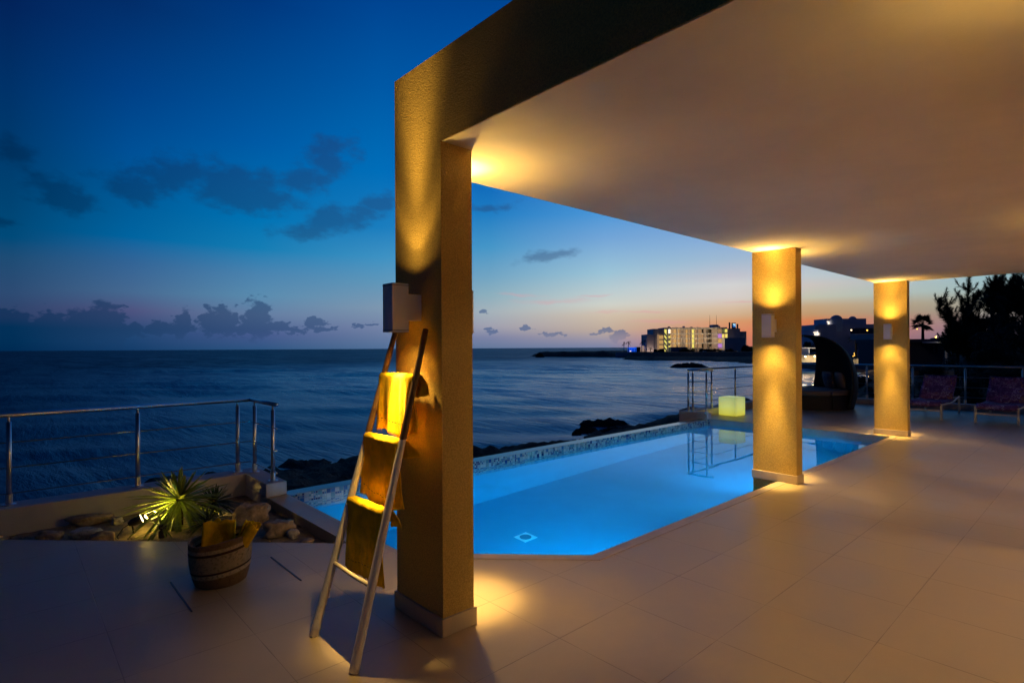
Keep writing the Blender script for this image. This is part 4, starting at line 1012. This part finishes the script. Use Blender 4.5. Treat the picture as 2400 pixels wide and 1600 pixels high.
# ------------------------------------------------------------------ domed villa across the bay
dv, k = frame('domed_villa', 1907, 836, 150, label='pale villa with two roof domes across the bay', cat='villa')
def vx(c): return (1860+c/8.71-1907)*k
def vz(c): return (836-(720+c/8.71))*k
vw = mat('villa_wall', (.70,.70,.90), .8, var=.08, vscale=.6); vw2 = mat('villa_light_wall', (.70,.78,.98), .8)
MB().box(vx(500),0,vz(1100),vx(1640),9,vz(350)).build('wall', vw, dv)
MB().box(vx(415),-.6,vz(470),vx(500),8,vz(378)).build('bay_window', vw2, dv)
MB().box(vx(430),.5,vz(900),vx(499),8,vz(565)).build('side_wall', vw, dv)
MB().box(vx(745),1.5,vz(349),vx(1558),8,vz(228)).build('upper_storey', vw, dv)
def dome(c, r, top, nm):
    pr = [(r*k/8.71*math.sin(a), (r*k/8.71)*math.cos(a)) for a in [i/12*math.pi/2 for i in range(13)]]
    zc_ = vz(top)-r*k/8.71
    MB().lathe([(x,z) for x,z in pr]+[(r*k/8.71, -3)], (vx(c),1.4 if r > 100 else 3,zc_), 28).build('dome', vw2, dv, smooth=True)
dome(935,122,155,'a'); dome(1345,78,175,'b')
for (a,c_,t_,b_,m_) in ((420,498,504,522,W_WH),(440,462,532,566,W_WH),(490,520,528,566,W_WH),(745,790,286,298,W_WH),(770,792,300,345,W_WH),(455,475,600,620,W_WH)):
    MB().box(vx(a),-.15 if a < 700 else 1.3,vz(b_),vx(c_),.4 if a < 700 else 1.49,vz(t_)).build('window', m_, dv)
MB().box(vx(860),1.3,vz(345),vx(895),1.49,vz(315)).build('window', darkm, dv)
MB().box(vx(1130),-2.5,vz(590),vx(1640),-.01,vz(548)).build('balcony', vw2, dv)
MB().box(vx(1160),-.2,vz(546),vx(1640),-.02,vz(440)).build('glazing', mat('villa_glass', (.03,.05,.09), .15), dv)
for i, c in enumerate((1150,1240,1330,1420,1510,1600)): MB().tube([(vx(c),-2.4,vz(548)),(vx(c),-2.4,vz(435))], .05, 5).build('railing_post', darkm, dv)
MB().tube([(vx(1150),-2.4,vz(436)),(vx(1640),-2.4,vz(436))], .05, 5).build('handrail', darkm, dv)
def globe(u, v, D, rpx, label, m_=None, group='lamps across the bay', power=0):
    t, kk = frame('garden_lamp', u, v, D, label=label, cat='lamp', group=group)
    MB().lathe([(.001,-1),(.5,-.85),(.87,-.5),(1,0),(.87,.5),(.5,.87),(.001,1)], n=12).build('globe', m_ or LAMP, t, smooth=True).scale = (rpx*kk,)*3
    MB().tube([(0,0,-rpx*kk*1.6),(0,0,-rpx*kk*.9)], rpx*kk*.25, 6).build('fitting', darkm, t)
    if power: light('POINT','lamp_glow',(0,-rpx*kk*1.4,0), power, (1,.72,.4), t, shadow_soft_size=.1)
    return t
globe(1860+1180/8.71, 773.4, 145, 1.5, 'white lamp at the left end of the domed villa balcony')
globe(1860+1505/8.71, 773.8, 145, 1.6, 'amber lamp at the right end of the domed villa balcony', LAMPY)
ps, k = frame('pergola', 1879, 843, 118, label='flat roofed terrace pavilion on the shore left of the daybed', cat='pavilion')
def px_(c): return (1860+c/8.71-1879)*k
def pz_(c): return (843-(720+c/8.71))*k
MB().box(px_(60),-1,pz_(838),px_(625),5,pz_(820)).build('roof', vw2, ps)
MB().box(px_(60),4.4,pz_(1046),px_(540),5,pz_(838)).build('rear_wall', vw, ps)
for c in (60,285,535): MB().box(px_(c),-.6,pz_(1046),px_(c+12),-.3,pz_(838)).build('post', vw2, ps)
tw = MB().box(px_(0),-1.6,pz_(1120),px_(488),-1.2,pz_(978)).build('terrace_wall', mat('cream_wall', (.5,.46,.36), .8), ps)
sl = MB(); sl.add([(px_(488),-1.6,pz_(1120)),(px_(705),-1.6,pz_(1150)),(px_(705),-1.6,pz_(1055)),(px_(488),-1.6,pz_(1020)),(px_(488),-1.2,pz_(1120)),(px_(705),-1.2,pz_(1150)),(px_(705),-1.2,pz_(1055)),(px_(488),-1.2,pz_(1020))],
   [(0,1,2,3),(7,6,5,4),(3,2,6,7),(0,4,5,1),(1,5,6,2)]); sl.build('ramp_wall', MAT['cream_wall'], ps)
globe(1860+235/8.71, 835.3, 115.5, 1.4, 'left lamp on the cream terrace wall', power=170)
globe(1860+425/8.71, 834.7, 115.5, 1.4, 'second lamp on the cream terrace wall', power=170)
globe(1860+620/8.71, 815.0, 116, 1.3, 'lamp at the tip of the pavilion roof')
for i, nm_ in enumerate(('first','second','third','fourth','fifth','sixth')):
    globe(1860+(500+37*i)/8.71, 720+(1035+4*i)/8.71, 115.5, 1.15, nm_+' from the left in the row of six bulbs on the sloping wall', group='row of six bulbs', power=40)
rw, k = frame('garden_wall', 2003, 853, 112, label='white garden wall right of the daybed across the bay', cat='wall')
MB().box(0,0,0,45*k,.4,12*k).build('wall_face', MAT['cream_wall'], rw)
globe(1860+1505/8.71, 843.8, 111, 1.4, 'left lamp of the pair on the white garden wall', power=160)
globe(1860+1545/8.71, 843.2, 111, 1.4, 'right lamp of the pair on the white garden wall', power=90)
globe(1860+1410/8.71, 815.6, 112, 1.3, 'lower bulb on the cord below the domed villa'); globe(1860+1568/8.71, 812.6, 112, 1.5, 'brightest bulb at the pillar end of the cord')
for i,(a,c) in enumerate(((1237,940),(1242,978),(1215,996))): globe(1860+a/8.71, 720+c/8.71, 111.5, 1.0, ('top','middle','lowest')[i]+' amber bulb in the small cluster beside the daybed canopy', LAMPY, 'amber cluster')
MB0, k = frame('string_lights', 2002, 816.5, 112, label='slack cord of bulbs below the domed villa', cat='string lights')
MB().tube([(0,0,0),(19*k,0,.7*k),(38*k,0,3.6*k)], .03, 5).build('cable', darkm, MB0)

# ------------------------------------------------------------------ flat roofed house at right
fh, k = frame('flat_roof_house', 2120, 858, 60, label='dark flat roofed house with a roof deck right of the farthest pillar', cat='house')
def fx(c): return (2110+c/5.6-2120)*k
def fz(c): return (858-(620+c/5.6))*k
MB().box(fx(-60),3,fz(975),fx(318),8,fz(898)).build('upper_wall', mat('pinkish_wall', (.5,.40,.44), .8), fh)
MB().box(fx(245),2.9,fz(965),fx(262),2.99,fz(925)).build('window', darkm, fh)
MB().box(fx(-60),1,fz(1020),fx(720),7,fz(976)).build('fascia_wall', mat('navy_wall', (.03,.04,.09), .7), fh)
MB().box(fx(370),-1.5,fz(1030),fx(708),.9,fz(1012)).build('canopy_roof', mat('pale_roof', (.5,.6,.8), .5), fh)
MB().box(fx(-60),1.5,fz(1400),fx(720),6.5,fz(1021)).build('wall', MAT['navy_wall'], fh)
MB().box(fx(495),-1.2,fz(1300),fx(510),-1.0,fz(1031)).build('column', vw2, fh)
for a in (110,150,560,620): MB().box(fx(a),1.4,fz(1160),fx(a+22),1.49,fz(1060)).build('window', MAT['villa_glass'], fh)
for a in (-50,40,140,155,172,190,232,275,290,318): MB().box(fx(a),3.1,fz(897),fx(a+(9 if a in (140,318,275) else 3)),3.2,fz(832)).build('railing_post', darkm, fh)
for c in (832,853,874): MB().box(fx(-60),3.12,fz(c+2),fx(326),3.18,fz(c)).build('railing_bar', darkm, fh)
globe(2110+222/5.6, 620+845/5.6, 61, 1.2, 'amber lamp on the roof deck below the fan palm', LAMPY, 'lamps at the flat roofed house')
globe(2110+467/5.6, 620+950/5.6, 58, 1.9, 'bright amber lamp above the pale canopy roof', LAMPY, 'lamps at the flat roofed house', power=30)
hl = MB()
def hill(u, v):
    a = 2100+520*u; D = 820+60*v; x, y = fr(a, D); hgt = (6+9*noise.fractal(Vector((u*3.1,4.,0)),1.,2.,5)+7*u)*math.sin(math.pi*min(1,max(0,v)))*min(1,u*6)
    return (x, y, -1.5+max(0,hgt)*1.9)
hl.grid(hill, 120, 8); o = hl.build('hill', mat('hill_scrub', (.02,.025,.03), .9), smooth=True); tag(o, 'low dark hill on the skyline at right', 'hill', kind='structure')
# ------------------------------------------------------------------ rocks in the water
def searock(u, D, wpx, hpx, label, seed, deep=.5, m_=rockd):
    x, y = fr(u, D); k = D/FPX; w = wpx*k/2; hh = hpx*k
    def P(a, c):
        th = a*2*math.pi; r = c; X = r*math.cos(th); Y = r*math.sin(th)
        e = 1+.28*noise.fractal(Vector((math.cos(th)*1.7, math.sin(th)*1.7, seed)), 1., 2., 4)
        n1 = noise.fractal(Vector((X*1.6+seed, Y*1.6, 2.)), 1., 2.1, 5); n2 = noise.fractal(Vector((X*6, Y*6+seed, 5.)), 1., 2.2, 4)
        z = (1-r**3)*(.62+.5*n1+.2*n2)*hh*1.35 - .25*r**6*hh - .1
        if r > .97: z = -.8
        return (X*w*e, Y*w*deep*e, z)
    mb = MB().grid(P, 90, 34); o = mb.build('sea_rock', m_, loc=(x,y,SEA)); o.rotation_euler = (0,0,-AL)
    return tag(o, label, 'rock', 'rocks standing in the sea')
searock(1617, 151, 96, 9, 'long low black rock in the sea in front of the hotel shore', 3)
searock(1408, 39.5, 140, 15, 'dark rock outcrop at the water beyond the pool edge', 11, .45)
searock(1445, 36.5, 95, 14, 'brown rock beside the outcrop, against the pool edge', 14, .6, rockm)
searock(1375, 37, 60, 13, 'brown boulder in front of the outcrop', 17, .6, rockm)
searock(1350, 35, 26, 12, 'small rock left of the outcrop', 21, .6)
searock(1265, 325, 26, 8, 'isolated rock at the tip of the distant reef', 23, .6)
